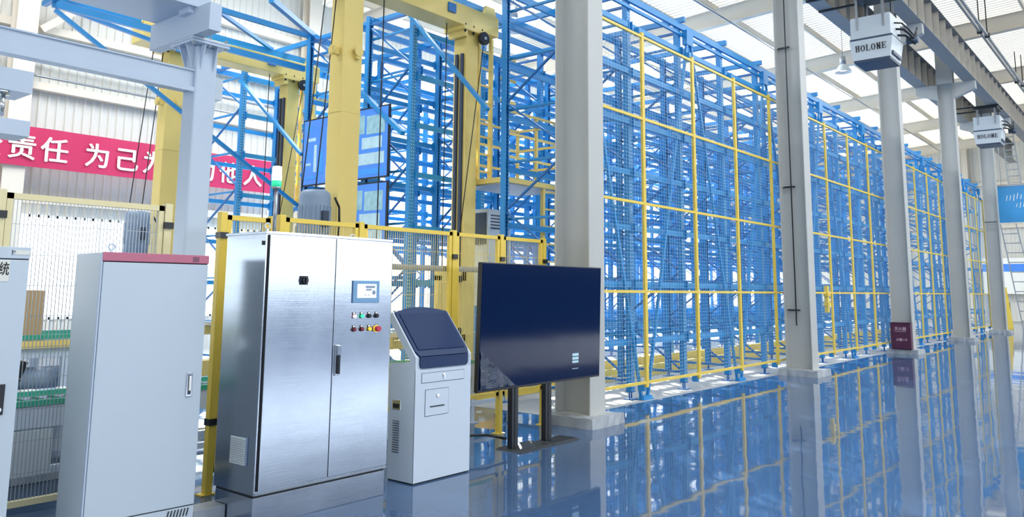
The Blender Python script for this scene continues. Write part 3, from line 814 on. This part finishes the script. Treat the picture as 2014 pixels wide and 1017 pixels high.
# ================================================================== VIDEO BOARDS on the rack ends
def board(z0, z1, label, seed):
    t = thing('display_board', label, 'board', (8.62, 10.8, z0), group='blue display boards on the rack end')
    h = z1-z0; y0, y1 = -1.18, 1.1
    m = MB(); m.box(0, y0, 0, .03, y1, h); m.build('frame', 'black_plastic', t)
    m = MB(); m.box(-.006, y0+.03, .025, 0, y1-.03, h-.025); m.build('face', 'board_blue', t)
    for yy in (-.95, .85):
        m = MB(); m.box(.03, yy-.03, .2, .081, yy+.03, h-.2); m.build('mounting_rail', 'dark_steel', t)
    rnd = random.Random(seed)
    blocks = [(y0+.1, .62*h, y0+.55, .88*h, 'board_green'), (y0+.1, .2*h, y0+.75, .36*h, 'board_light'), (y0+.16, .42*h, y0+.66, .58*h, 'board_light'),
              (y0+.6, .64*h, y0+1.0, .9*h, 'board_green'), (.0, .55*h, .42, .85*h, 'board_green'), (.05, .3*h, .4, .48*h, 'board_light'),
              (.0, .08*h, .42, .26*h, 'board_light'), (.72, .66*h, .95, .71*h, 'board_light'), (.62, .1*h, 1.0, .14*h, 'board_cyan'), (y0+.1, .06*h, y0+1.1, .14*h, 'board_cyan')]
    blocks += [(.5, .16*h, .62, .5*h, 'board_cyan'), (.68, .2*h, .76, .6*h, 'board_light'), (.84, .3*h, .98, .34*h, 'board_light'), (.84, .42*h, .98, .46*h, 'board_cyan'), (.84, .8*h, .98, .9*h, 'board_cyan')]
    for a, b, c, d, mt in blocks:
        m = MB(); m.box(-.009, a, b, -.006, c, d); m.build('picture', mt, t)
    return t
board(3.38, 4.58, 'upper blue display board on the rack end, behind the tall yellow mast', 1)
board(2.1, 3.32, 'lower blue display board on the rack end, under the upper board', 2)

# ================================================================== GANTRY over the conveyors
t = thing('steel_gantry', 'pale blue grey steel gantry over the conveyors at the left', 'gantry', (4.27, 7.72, 0))
def G(name, fn, mt='gantry_paint', bevel=.004, parent=None):
    m = MB((4.27, 7.72, 0)); fn(m); return m.build(name, mt, parent or t, bevel)
G('post', lambda m: m.box(4.15, 7.6, .015, 4.39, 7.84, 4.08), bevel=.02)
G('foot', lambda m: m.box(4.05, 7.5, 0, 4.49, 7.94, .02))
hp = G('head_plate', lambda m: m.box(4.04, 7.5, 4.08, 4.46, 7.94, 4.105))
G('head_plate', lambda m: m.box(4.04, 7.5, 4.108, 4.46, 7.94, 4.133))
for a, b in ((4.07, 7.53), (4.43, 7.53), (4.07, 7.91), (4.43, 7.91), (4.25, 7.53)):
    G('bolt', lambda m: m.cyl((a, b, 4.055), (a, b, 4.17), .016, 8), 'chrome', 0, hp)
for a in (4.2, 4.34):
    G('gusset', lambda m: m.prism([(7.6, 3.82), (7.6, 4.08), (7.52, 4.08)], 'x', a-.006, a+.006), bevel=0)
    G('gusset', lambda m: m.prism([(4.15, 3.84), (4.15, 4.08), (4.06, 4.08)], 'y', 7.66+(a-4.2), 7.672+(a-4.2)), bevel=0)
G('lower_beam', lambda m: (m.box(-1.0, 7.62, 3.60, 4.15, 7.80, 3.615), m.box(-1.0, 7.62, 3.80, 4.15, 7.80, 3.815), m.box(-1.0, 7.64, 3.615, 4.15, 7.66, 3.80)), bevel=0)
G('beam_lip', lambda m: m.box(-1.0, 7.60, 3.58, 4.15, 7.625, 3.63), bevel=.004)
G('cross_beam', lambda m: m.box(4.04, 7.2, 4.135, 4.17, 8.4, 4.42), bevel=.004)
G('upper_beam', lambda m: (m.box(-1.0, 7.45, 4.42, 4.27, 8.3, 4.445), m.box(-1.0, 7.45, 4.86, 4.27, 8.3, 4.885), m.box(-1.0, 7.6, 4.445, 4.27, 7.63, 4.86)), bevel=0)
G('clip', lambda m: m.box(3.98, 7.5, 4.36, 4.04, 7.7, 4.42), bevel=0)
G('junction_box', lambda m: m.box(4.39, 7.66, 3.56, 4.50, 7.80, 3.79), 'cabinet_grey', .006)
# hanging trolley at the picture's left edge
t = thing('gantry_trolley', 'pale grey gantry trolley hanging under the beam at the left edge', 'trolley', (2.2, 7.7, 2.85))
m = MB((2.2, 7.7, 2.85)); m.box(1.2, 7.5, 3.24, 2.62, 7.66, 3.43); m.box(1.2, 7.66, 3.24, 2.62, 7.9, 3.26); m.build('upper_arm', 'gantry_paint', t)
m = MB((2.2, 7.7, 2.85)); m.box(1.2, 7.5, 2.86, 2.63, 7.8, 3.0); m.build('lower_arm', 'gantry_paint', t, .006)
m = MB((2.2, 7.7, 2.85)); m.box(2.30, 7.58, 3.0, 2.36, 7.72, 3.24); m.build('hanger', 'white_paint', t)
m = MB((2.2, 7.7, 2.85)); m.cyl((2.42, 7.56, 3.02), (2.42, 7.56, 3.24), .02, 8); m.cyl((2.42, 7.56, 3.2), (2.42, 7.56, 3.27), .05, 8); m.build('bolt', 'chrome', t)
m = MB((2.2, 7.7, 2.85)); m.box(2.2, 7.62, 3.43, 2.3, 7.74, 3.455); m.build('wheel_plate', 'dark_steel', t)

# ================================================================== CONVEYORS behind the guard fence
def conveyor(x0, x1, y0, y1, z, label, box=True):
    t = thing('roller_conveyor', label, 'conveyor', (x0, y0, 0), group='conveyors behind the guard fence')
    o = Vector((x0, y0, 0))
    def C(name, mt, fn, bevel=0):
        m = MB(o); fn(m); return m.build(name, mt, t, bevel)
    for y in (y0, y1): C('side_frame', 'gantry_paint', lambda m: m.box(x0, y-.03, z-.16, x1, y+.03, z), .004)
    for y in (y0-.02, y1+.02): C('guide_rail', 'green_rail', lambda m: m.box(x0, y-.02, z+.005, x1, y+.02, z+.045))
    rm = MB(); rm.cyl((0, .04, z-.02), (0, y1-y0-.04, z-.02), .03, 10); me = rm.mesh('roller', 'chrome')
    n = int((x1-x0)/.13)
    for k in range(n): inst('roller', me, t, (.07+k*.13, 0, 0))
    k = x0+.15
    while k < x1:
        for y in (y0, y1):
            C('leg', 'gantry_paint', lambda m: (m.box(k-.03, y-.03, .01, k+.03, y+.03, z-.16), m.box(k-.07, y-.07, 0, k+.07, y+.07, .012)))
        C('cross_member', 'gantry_paint', lambda m: m.box(k-.025, y0, .2, k+.025, y1, .25))
        k += 1.35
    C('lower_rail', 'gantry_paint', lambda m: (m.box(x0, y0-.025, .2, x1, y0+.025, .25), m.box(x0, y1-.025, .2, x1, y1+.025, .25)))
    if box:
        C('drive_cover', 'cabinet_grey', lambda m: m.box(x0+.1, y0-.06, z-.50, x0+2.1, y0-.035, z-.17), .004)
        C('drive_motor', 'motor_grey', lambda m: (m.cyl((x0+2.5, y0+.15, z-.35), (x0+2.9, y0+.15, z-.35), .1, 16), m.box(x0+2.3, y0+.05, z-.48, x0+2.5, y0+.25, z-.22)))
    return t
conveyor(.6, 8.1, 6.75, 7.3, .70, 'low roller conveyor with green edge rail, nearest the guard fence')
conveyor(.4, 3.9, 7.95, 8.65, 1.12, 'raised roller conveyor with green and yellow rails behind the left cabinets')
# lifting transfer table between the two conveyors
t = thing('transfer_unit', 'grey transfer unit with white blocks between the conveyors', 'machine', (2.6, 7.45, 0))
o = Vector((2.6, 7.45, 0))
m = MB(o); m.box(1.7, 7.36, .0, 3.3, 7.86, .52); m.build('base', 'cabinet_grey', t, .01)
for a in (1.75, 2.0, 2.35, 2.75, 3.05):
    m = MB(o); m.prism([(a, .52), (a+.22, .52), (a+.16, .72), (a+.04, .72)], 'y', 7.45, 7.7); m.build('block', 'white_paint', t)
m = MB(o); m.bar((2.55, 7.42, .5), (2.72, 7.42, .98), .05); m.build('lever', 'black_plastic', t)
for a in (2.0, 2.15, 2.6):
    m = MB(o); m.cyl((a, 7.28+.08, .42), (a, 7.36, .42), .07, 14); m.build('drum', 'dark_steel', t)
# carton standing on the raised conveyor
m = MB((2.95, 8.2, 1.165)); m.box(2.78, 8.05, 1.13, 3.08, 8.35, 1.56)
tag(m.build('carton', 'cardboard', None, .004), 'brown carton standing on the raised conveyor behind the cabinets', 'box')
# yellow edge strip of the raised conveyor
m = MB(); m.box(.0, -.075, 1.05, 3.5, -.035, 1.115)
ry = [o_ for o_ in COL.objects if o_.get('label', '').startswith('raised roller')][0]
m.build('yellow_strip', 'crane_yellow', ry)
for lb, X in (('short', 5.2),):
    t = thing('control_box', 'small grey control box with green strip on the conveyor behind the kiosk', 'box', (X, 6.72, .70))
    m = MB(); m.box(-.3, -.05, .05, .45, .08, .3); m.build('casing', 'cabinet_grey', t, .006)
    m = MB(); m.box(-.3, -.056, .05, .45, -.05, .09); m.build('strip', 'green_rail', t)

# ================================================================== FOREGROUND CABINETS
# --- brushed steel control cabinet
X0, X1, Y0, Y1 = 3.306, 4.487, 4.94, 5.44
t = thing('steel_control_cabinet', 'brushed stainless steel control cabinet with two doors and push buttons', 'cabinet', (X0, Y0, 0))
o = Vector((X0, Y0, 0))
def C(name, mt, fn, bevel=0, parent=None):
    m = MB(o); fn(m); return m.build(name, mt, parent or t, bevel)
C('body', 'steel', lambda m: m.box(X0, Y0, .2, X1, Y1, 1.985), .004)
C('roof', 'steel', lambda m: m.box(X0-.008, Y0-.012, 1.978, X1+.008, Y1+.01, 1.998), .003)
C('plinth', 'steel', lambda m: m.box(X0, Y0+.004, 0, X1-.002, Y1-.03, .186), .003)
C('plinth_trim', 'dark_steel', lambda m: m.box(X0+.004, Y0+.01, .186, X1-.008, Y1-.03, .2))
C('door_edge_trim', 'chrome', lambda m: m.box(X0+.002, Y0-.014, .205, X1-.002, Y0-.002, .222))
XS_ = 3.912
d1 = C('door', 'steel', lambda m: m.box(X0+.022, Y0-.02, .228, XS_-.003, Y0-.001, 1.975), .004)
d2 = C('door', 'steel', lambda m: m.box(XS_+.003, Y0-.02, .228, X1-.003, Y0-.001, 1.975), .004)
C('door_seal', 'black_rubber', lambda m: (m.box(XS_-.003, Y0-.008, .23, XS_+.003, Y0-.001, 1.97), m.box(X0+.014, Y0-.008, .23, X0+.022, Y0-.001, 1.97)))
YD = Y0-.02
sw = C('rotary_switch', 'dark_steel', lambda m: m.box(3.59, YD-.012, 1.624, 3.655, YD, 1.688), .004, d1)
lab(sw, 'dark rotary isolator switch')
C('switch_knob', 'black_plastic', lambda m: (m.cyl((3.622, YD-.03, 1.656), (3.622, YD-.012, 1.656), .024, 16), m.box(3.617, YD-.04, 1.635, 3.627, YD-.03, 1.677)), 0, t)
hm = C('touch_panel', 'hmi_blue', lambda m: m.box(4.079, YD-.012, 1.490, 4.346, YD, 1.662), .004, t)
lab(hm, 'blue framed touch panel')
C('touch_screen', 'hmi_screen', lambda m: m.box(4.118, YD-.014, 1.528, 4.312, YD-.012, 1.636), 0, hm)
def icons(m):
    for a, b, c_, d in ((4.2, 1.605, 4.295, 1.622), (4.205, 1.585, 4.26, 1.598), (4.19, 1.548, 4.21, 1.553), (4.225, 1.548, 4.245, 1.553)):
        m.box(a, YD-.0150, b, c_, YD-.014, d)
    m.cyl((4.285, YD-.015, 1.57), (4.285, YD-.014, 1.57), .018, 14)
C('screen_graphics', 'motor_grey', icons, 0, hm)
def button(x, z, mt, big=False, label=None):
    b = C('push_button', 'black_plastic', lambda m: m.box(x-.016, YD-.004, z-.016, x+.016, YD, z+.032), .002)
    C('label_plate', 'white_paint', lambda m: m.box(x-.010, YD-.005, z+.018, x+.010, YD-.004, z+.029), 0, b)
    C('button_cap', mt, lambda m: m.cyl((x, YD-.022 if not big else YD-.04, z), (x, YD-.003, z), .0135 if not big else .021, 16), 0, b)
    if big: C('collar', 'btn_yellow', lambda m: m.cyl((x, YD-.006, z), (x, YD-.001, z), .028, 18), 0, b)
    if label: lab(b, label)
bx = [4.101, 4.177, 4.252, 4.327]
for x, mt, l in zip(bx, ('lamp_pink', 'btn_green', 'black_plastic', 'black_plastic'), ('pale lit push button', 'lit green push button', None, None)): button(x, 1.388, mt, label=l)
for x, mt, bg_, l in zip(bx, ('btn_dark_red', 'btn_dark_red', 'btn_yellow', 'btn_red'), (0, 0, 0, 1), ('dark red push button', 'dark red push button', 'lit yellow push button', 'red mushroom emergency stop')): button(x+.004, 1.288, mt, bg_, l)
h = C('door_handle', 'chrome', lambda m: (m.box(3.932, YD-.012, .955, 3.972, YD, 1.18), m.box(3.936, YD-.03, 1.10, 3.972, YD-.012, 1.175)), .004)
lab(h, 'chrome swing handle with black grip')
C('handle_grip', 'black_plastic', lambda m: m.box(3.944, YD-.034, .965, 3.964, YD-.012, 1.11), .006, h)
v = C('vent_grille', 'motor_grey', lambda m: m.box(X0-.012, 5.035, .385, X0, 5.235, .575), .003)
for q in range(12): C('louvre', 'hvac_grey', lambda m: m.prism([(X0-.012, .392+q*.0153), (X0-.022, .392+q*.0153), (X0-.012, .402+q*.0153)], 'y', 5.045, 5.225), 0, v)
for x, y in ((3.33, 4.97), (4.46, 5.4)):
    C('lifting_eye', 'chrome', lambda m: [m.cyl((x+.022*math.cos(R(a)), y, 2.035+.022*math.sin(R(a))), (x+.022*math.cos(R(a+30)), y, 2.035+.022*math.sin(R(a+30))), .006, 6) for a in range(0, 360, 30)] and m.cyl((x, y, 1.995), (x, y, 2.015), .012, 8))
C('clasp', 'dark_steel', lambda m: m.box(X0-.01, 4.965, 1.9, X0, 4.98, 1.93))

# --- signal tower on the steel cabinet
t = thing('signal_tower', 'white and green signal light on a thin pole above the steel cabinet', 'light', (3.475, 5.1, 1.998))
m = MB(); m.cyl((0, 0, 0), (0, 0, .012), .04, 16); m.build('base', 'galvanised', t)
m = MB(); m.cyl((0, 0, .012), (0, 0, .33), .014, 12); m.build('pole', 'galvanised', t)
m = MB(); m.cyl((0, 0, .33), (0, 0, .345), .035, 16); m.build('collar', 'galvanised', t)
for z0, z1, mt in ((.345, .39, 'lamp_green'), (.39, .44, 'lamp_white'), (.44, .485, 'lamp_pink')):
    m = MB(); m.cyl((0, 0, z0), (0, 0, z1), .036, 18); m.build('lens', mt, t)
m = MB(); m.lathe((0, 0, .485), [(.037, 0), (.034, .012), (.001, .018)], 18); m.build('cap', 'white_paint', t)

# --- grey cabinet with a pink header strip
def grey_cabinet(x1, y1, w, dp, h, rot, label, header, hmat, handle_dark=False):
    t = thing('electrical_cabinet', label, 'cabinet', (x1, y1, 0), rot, 'grey electrical cabinets')
    def C(name, mt, fn, bevel=0, parent=None):
        m = MB(); fn(m); return m.build(name, mt, parent or t, bevel)
    C('body', 'cabinet_grey', lambda m: m.box(-w, .02, .0, 0, dp, h-.004), .004)
    C('header_strip', hmat, lambda m: m.box(-w+.004, -.004, h-header, -.002, .02, h), .003)
    C('door', 'cabinet_grey', lambda m: m.box(-w+.012, 0, .165, -.004, .02, h-header-.006), .004)
    C('kick_panel', 'cabinet_grey', lambda m: m.box(-w+.006, .004, .004, -.004, .02, .158), .002)
    C('door_seal', 'black_rubber', lambda m: (m.box(-w+.01, .012, .158, -.004, .021, .165), m.box(-w+.01, .012, h-header-.006, -.004, .021, h-header)))
    C('side_frame', 'gantry_paint', lambda m: m.box(-w-.002, .0, .0, -w+.008, .03, h-.004), .002)
    for q in range(7):
        C('vent_slot', 'black_plastic', lambda m: m.bar((-w*.26+q*.022, .002, .10), (-w*.26+.012+q*.022, .002, .148), .007, .006))
    e = C('lifting_eye', 'gantry_paint', lambda m: [m.cyl((-w+.12+.02*math.cos(R(a)), dp*.4, h+.04+.02*math.sin(R(a))), (-w+.12+.02*math.cos(R(a+30)), dp*.4, h+.04+.02*math.sin(R(a+30))), .006, 6) for a in range(0, 360, 30)] and m.cyl((-w+.12, dp*.4, h-.004), (-w+.12, dp*.4, h+.022), .01, 8))
    if not handle_dark:
        p = C('handle', 'chrome', lambda m: m.box(-.112, -.008, .87, -.07, 0, 1.03), .004)
        C('handle_recess', 'motor_slot', lambda m: m.box(-.102, -.010, .885, -.08, -.007, 1.015), .004, p)
        C('handle_lever', 'white_paint', lambda m: m.box(-.098, -.020, .91, -.084, -.009, 1.01), .004, p)
        def grill(m):
            for q in range(5): m.box(-.12, -.006, h-.045+q*.007, -.075, -.004, h-.042+q*.007)
        C('header_vent', 'motor_slot', grill)
    else:
        p = C('handle', 'black_plastic', lambda m: m.box(-.125, -.010, .855, -.075, 0, 1.03), .004)
        C('lock', 'chrome', lambda m: m.cyl((-.1, -.014, .885), (-.1, -.009, .885), .013, 14), 0, p)
    return t, C
rot = R(-3.0)
t, C = grey_cabinet(3.03, 5.20, .715, .42, 1.818, rot, 'pale grey electrical cabinet with a pink header strip, left of the steel one', .057, 'pink_trim')
t, C = grey_cabinet(1.945, 5.35, .9, .45, 1.83, 0, 'pale grey electrical cabinet with a paper sign, at the left picture edge', .07, 'cabinet_grey', True)
C('paper_sign', 'paper', lambda m: m.box(-.5, -.003, 1.625, -.11, 0, 1.748))
st = text('系统', .084, 'print_black', (-.139, -.0045, 1.668), FACE_Y, t, 'lettering', bold=.001, ext=.0005, align='CENTER'); st.scale = (.68, 1, 1); st.location.x = -.139-.0286
C('sticker', 'paper', lambda m: m.box(-.09, -.006, 1.785, -.01, -.003, 1.81))
C('sticker_mark', 'print_black', lambda m: (m.box(-.105, -.006, 1.782, -.101, -.004, 1.812), m.box(-.097, -.006, 1.80, -.085, -.004, 1.804)))

# cable duct on the floor joining the cabinets
m = MB((3.1, 5.22, 0)); m.box(3.06, 5.26, 0, 3.30, 5.42, .10)
dk = tag(m.build('cable_duct', 'galvanised', None, .004), 'low galvanised cable duct on the floor between two cabinets', 'duct')

# --- touch kiosk
t = thing('touch_kiosk', 'white touch screen kiosk with a slanted black screen', 'kiosk', (4.838, 4.985, 0))
o = Vector((4.838, 4.985, 0)); XA, XB = 4.838, 5.527
def C(name, mt, fn, bevel=0, parent=None):
    m = MB(o); fn(m); return m.build(name, mt, parent or t, bevel)
PROF = [(4.985, .012), (4.985, 1.03), (5.287, 1.392), (5.355, 1.375), (5.045, .985), (5.30, .965), (5.30, .012)]
for a, b in ((XA, XA+.018), (XB-.018, XB)): C('side_panel', 'kiosk_white', lambda m: m.prism(PROF, 'x', a, b))
IN = [(4.99, .03), (4.99, 1.025), (5.287, 1.38), (5.345, 1.37), (5.042, .98), (5.295, .96), (5.295, .03)]
C('body', 'kiosk_white', lambda m: m.prism(IN, 'x', XA+.018, XB-.018))
C('base', 'dark_steel', lambda m: m.box(XA+.01, 4.995, 0, XB-.01, 5.295, .014))
C('front_panel', 'kiosk_white', lambda m: m.box(XA, 4.983, .012, XB, 4.992, .925), .002)
# bezel: rounded lower plate bending into the slope with an arched top
def sl(u, s, lift):      # point on the slope: u across, s up the slope (0..1), lifted off it
    ny, nz = -.768, .640
    return (u, 4.985+.302*s + ny*lift, 1.03+.362*s + nz*lift)
def bez(m):
    L_, n = .006, 10
    a, b = XA+.046, XB-.046
    pts = [(a+.03, 4.976, .933), (b-.03, 4.976, .933), (b-.01, 4.976, .943), (b, 4.976, .965), (b, 4.976, 1.03), (a, 4.976, 1.03), (a, 4.976, .965), (a+.01, 4.976, .943)]
    m.add([(x, 4.976, z) for x, _, z in pts] + [(x, 4.99, z) for x, _, z in pts], [tuple(range(8))] + [(i+8, (i+1) % 8+8, (i+1) % 8, i) for i in range(8)])
    low = [sl(a, 0, .011), sl(b, 0, .011)]
    xa, xb = XA+.02, XB-.02
    up = [sl(xb, .12, .011), sl(xb, 1.0, .011)]
    arch = [sl(xa+(xb-xa)*(1-k/n), 1.0+.115*math.sin(math.pi*k/n), .011) for k in range(1, n)]
    up2 = [sl(xa, 1.0, .011), sl(xa, .12, .011)]
    top = low + up + arch + up2
    bot = [(x, y+.028, z-.023) for x, y, z in top]
    k = len(top)
    m.add(top+bot, [tuple(range(k)), tuple(reversed(range(k, 2*k)))] + [(i+k, (i+1) % k+k, (i+1) % k, i) for i in range(k)])
bz = C('screen_bezel', 'bezel', bez)
def scr(m):
    xa, xb = XA+.055, XB-.055
    q = [sl(xa, .13, .02), sl(xb, .13, .02), sl(xb, .95, .02), sl(xa, .95, .02)]
    p = [sl(xa, .13, .008), sl(xb, .13, .008), sl(xb, .95, .008), sl(xa, .95, .008)]
    m.add(q+p, [(0, 1, 2, 3)] + [(i+4, (i+1) % 4+4, (i+1) % 4, i) for i in range(4)])
C('screen', 'kiosk_glass', scr, .004, bz)
def flap(name, x0, z0, x1, z1):
    f = C(name, 'kiosk_white', lambda m: m.box(x0, 4.979, z0, x1, 4.984, z1), .001)
    C('gap', 'motor_slot', lambda m: m.box(x0-.004, 4.9815, z0-.004, x1+.004, 4.9835, z1+.004), 0, f)
    return f
f1 = flap('drawer', 4.912, .815, 5.432, .892)
C('lock', 'chrome', lambda m: (m.cyl((5.17, 4.968, .868), (5.17, 4.979, .868), .011, 12), m.box(5.168, 4.962, .835, 5.176, 4.966, .866)), 0, f1)
f2 = flap('printer_door', 4.958, .538, 5.238, .752)
C('lock', 'chrome', lambda m: m.cyl((5.10, 4.968, .70), (5.10, 4.979, .70), .012, 12), 0, f2)
C('ticket_slot', 'black_plastic', lambda m: m.box(5.012, 4.976, .606, 5.188, 4.98, .616), 0, f2)
hd = C('side_handle', 'chrome', lambda m: m.box(XA-.006, 5.15, .585, XA, 5.255, .665), .003)
C('handle_cup', 'black_plastic', lambda m: m.box(XA-.009, 5.165, .598, XA-.006, 5.24, .635), 0, hd)
for q in range(14): C('vent_slot', 'motor_slot', lambda m: m.prism([(XA-.001, .235+q*.0195), (XA-.007, .235+q*.0195), (XA-.001, .242+q*.0195)], 'y', 5.165, 5.245))

# --- television on its floor stand
t = thing('television', 'large black flat screen television on a two post floor stand', 'television', (7.0, 5.27, 0))
o = Vector((7.0, 5.27, 0))
def C(name, mt, fn, bevel=0, parent=None):
    m = MB(o); fn(m); return m.build(name, mt, parent or t, bevel)
tilt = math.tan(R(1.6))
def lean(m):     # the screen leans slightly towards the viewer at its top
    m.v = [(x, y-(z-1.24)*tilt, z) for x, y, z in m.v]
TX0, TX1, TZ0, TZ1 = 5.93, 8.06, .615, 1.868
C('screen_frame', 'black_plastic', lambda m: (m.box(TX0, 5.24, TZ0, TX1, 5.29, TZ1), lean(m)), .006)
C('rear_housing', 'black_plastic', lambda m: (m.box(TX0+.25, 5.29, TZ0+.1, TX1-.25, 5.335, TZ1-.35), lean(m)), .01)
gl = C('screen', 'tv_glass', lambda m: (m.box(TX0+.012, 5.2365, TZ0+.022, TX1-.012, 5.2395, TZ1-.012), lean(m)))
def film(m):     # wrinkled protective film peeling from the lower left corner
    n = 8; vs = []
    rnd = random.Random(3)
    for i in range(n+1):
        for j in range(n+1-i):
            u, v = i/n, j/n
            vs.append((TX0+.02+.55*u, 5.2335-.010*rnd.random()-.012*(1-u-v)**2, TZ0+.03+.36*v))
    idx = {}; k = 0
    for i in range(n+1):
        for j in range(n+1-i): idx[i, j] = k; k += 1
    fs = []
    for i in range(n):
        for j in range(n-i):
            fs.append((idx[i, j], idx[i+1, j], idx[i, j+1]))
            if j < n-i-1: fs.append((idx[i+1, j], idx[i+1, j+1], idx[i, j+1]))
    m.add(vs, fs, True); lean(m)
C('protective_film', 'tv_film', film, 0, gl)
for q, (a, b) in enumerate(((.875, .905), (.835, .865), (.80, .825), (.735, .742))):
    C('sticker', 'board_light', lambda m: (m.box(7.50, 5.2352, a, 7.62, 5.2364, b), lean(m)), 0, gl)
for xa, xb in ((6.475, 6.575), (7.04, 7.145)):
    pz = C('post', 'black_plastic', lambda m: m.box(xa, 5.27, .02, xb, 5.33, TZ0+.12), .004)
    C('post_groove', 'dark_steel', lambda m: m.box((xa+xb)/2-.012, 5.266, .03, (xa+xb)/2+.012, 5.271, TZ0), 0, pz)
def pyr(m, x0, y0, x1, y1):
    e = .03
    m.add([(x0, y0, 0), (x1, y0, 0), (x1, y1, 0), (x0, y1, 0), (x0+e, y0+e, .022), (x1-e, y0+e, .022), (x1-e, y1-e, .022), (x0+e, y1-e, .022)],
          [(0, 3, 2, 1), (4, 5, 6, 7), (0, 1, 5, 4), (1, 2, 6, 5), (2, 3, 7, 6), (3, 0, 4, 7)])
C('base_plate', 'dark_steel', lambda m: pyr(m, 6.44, 5.12, 7.0, 5.46))
C('base_plate', 'dark_steel', lambda m: pyr(m, 7.0, 5.12, 7.47, 5.40))
m = MB((6.0, 5.6, .06)); m.tube([(5.3, 5.75, .015), (5.75, 5.72, .10), (6.05, 5.6, .165), (6.3, 5.45, .16), (6.45, 5.36, .12), (6.48, 5.345, .115)], .012, 8)
tag(m.build('power_cable', 'cable_black'), 'black power cable running from the television stand to the fence', 'cable')

# ================================================================== LAMPS
def lamp(x, y, z, label):
    t = thing('high_bay_lamp', label, 'lamp', (x, y, z), group='high bay lamps under the roof')
    m = MB(); m.cyl((0, 0, .55), (0, 0, roofz(y)-z-.01), .012, 6); m.build('rod', 'galvanised', t)
    m = MB(); m.cyl((0, 0, .28), (0, 0, .55), .1, 14); m.build('ballast', 'galvanised', t)
    m = MB(); m.lathe((0, 0, 0), [(.28, 0), (.25, .08), (.13, .24), (.1, .28), (.001, .28)], 22); m.build('reflector', 'hvac_grey', t)
    m = MB(); m.lathe((0, 0, 0), [(.001, .06), (.12, .07), (.06, .2), (.001, .22)], 14); m.build('bulb', 'lamp_white', t)
lamp(28, 8.22, 9.1, 'round high bay lamp hanging beside the nearer box heater')
lamp(13.45, 11.0, 7.35, 'round high bay lamp above the racks, left of the nearest column')

# ================================================================== FAR END OF THE AISLE
t = thing('hanging_sign', 'blue printed hanging banner beside the farthest column', 'sign', (39.7, 4.0, 4.6))
m = MB(); m.box(0, -1.6, .0, .04, 1.62, 1.55); m.build('panel', 'sign_blue', t)
m = MB(); m.box(-.02, 1.60, -.05, .06, 1.66, 1.62); m.box(-.02, -1.6, 1.55, .06, 1.62, 1.6); m.build('frame', 'galvanised', t)
def scrib(m):
    rnd = random.Random(4)
    for k in range(9):
        y = 1.25-k*.13; m.bar((-.004, y, .95+rnd.uniform(-.05, .05)), (-.004, y-.05, 1.2+rnd.uniform(-.06, .06)), .025, .004, up=(1, 0, 0))
    for k in range(6):
        y = .9-k*.13; m.bar((-.004, y, .62+rnd.uniform(-.04, .04)), (-.004, y-.04, .82+rnd.uniform(-.06, .06)), .025, .004, up=(1, 0, 0))
m = MB(); scrib(m); m.build('script_marks', 'white_paint', t)
for y in (1.4, -1.4):
    m = MB(); m.cyl((.02, y, 1.6), (.02, y, 4.4), .012, 6); m.build('hanger', 'galvanised', t)
def ladder_thing(name, label, p0, p1, w, n):
    t = thing(name, label, 'ladder', p0)
    P0, P1 = Vector((0, 0, 0)), Vector(p1)-Vector(p0)
    for s in (-1, 1):
        m = MB(); m.bar(P0+Vector((0, s*w/2, 0)), P1+Vector((0, s*w/2*.8, 0)), .06, .04); m.build('stile', 'galvanised', t)
    for k in range(1, n):
        c_ = P0.lerp(P1, k/n); ww = w/2*(1-.2*k/n)
        m = MB(); m.cyl(c_+Vector((0, -ww, 0)), c_+Vector((0, ww, 0)), .022, 8); m.build('rung', 'galvanised', t)
    return t
ladder_thing('leaning_ladder', 'tall aluminium ladder standing under the blue hanging banner', (41.6, 4.85, 0), (42.0, 5.55, 4.7), .75, 11)
ladder_thing('access_ladder', 'narrow access ladder up to the crane girder above the blue banner', (42.3, 5.2, 6.3), (42.3, 5.35, 9.0), .5, 9)
t = thing('leaning_board', 'yellow triangular panel leaning near the farthest column', 'panel', (43.5, 5.9, 0))
m = MB(); m.prism([(-.05, 0), (.55, 0), (.30, 1.9), (.12, 1.9)], 'x', 0, .05); m.build('sheet', 'fence_yellow', t)
m = MB(); m.bar((.03, .05, 1.2), (.7, .1, .0), .04); m.build('prop', 'dark_steel', t)
t = thing('wall_board', 'blue and white notice board on the far end wall', 'board', (XR-.7, 7.0, 1.6))
m = MB(); m.box(0, -1.2, 0, .06, 1.8, 2.1); m.build('panel', 'white_paint', t)
m = MB(); m.box(-.01, -1.2, 1.3, 0, 1.8, 1.75); m.build('stripe', 'board_blue', t)
m = MB(); m.box(.1, -1.15, -1.6, .16, -1.05, .0); m.box(.1, 1.65, -1.6, .16, 1.75, .0); m.build('legs_frame', 'galvanised', t)
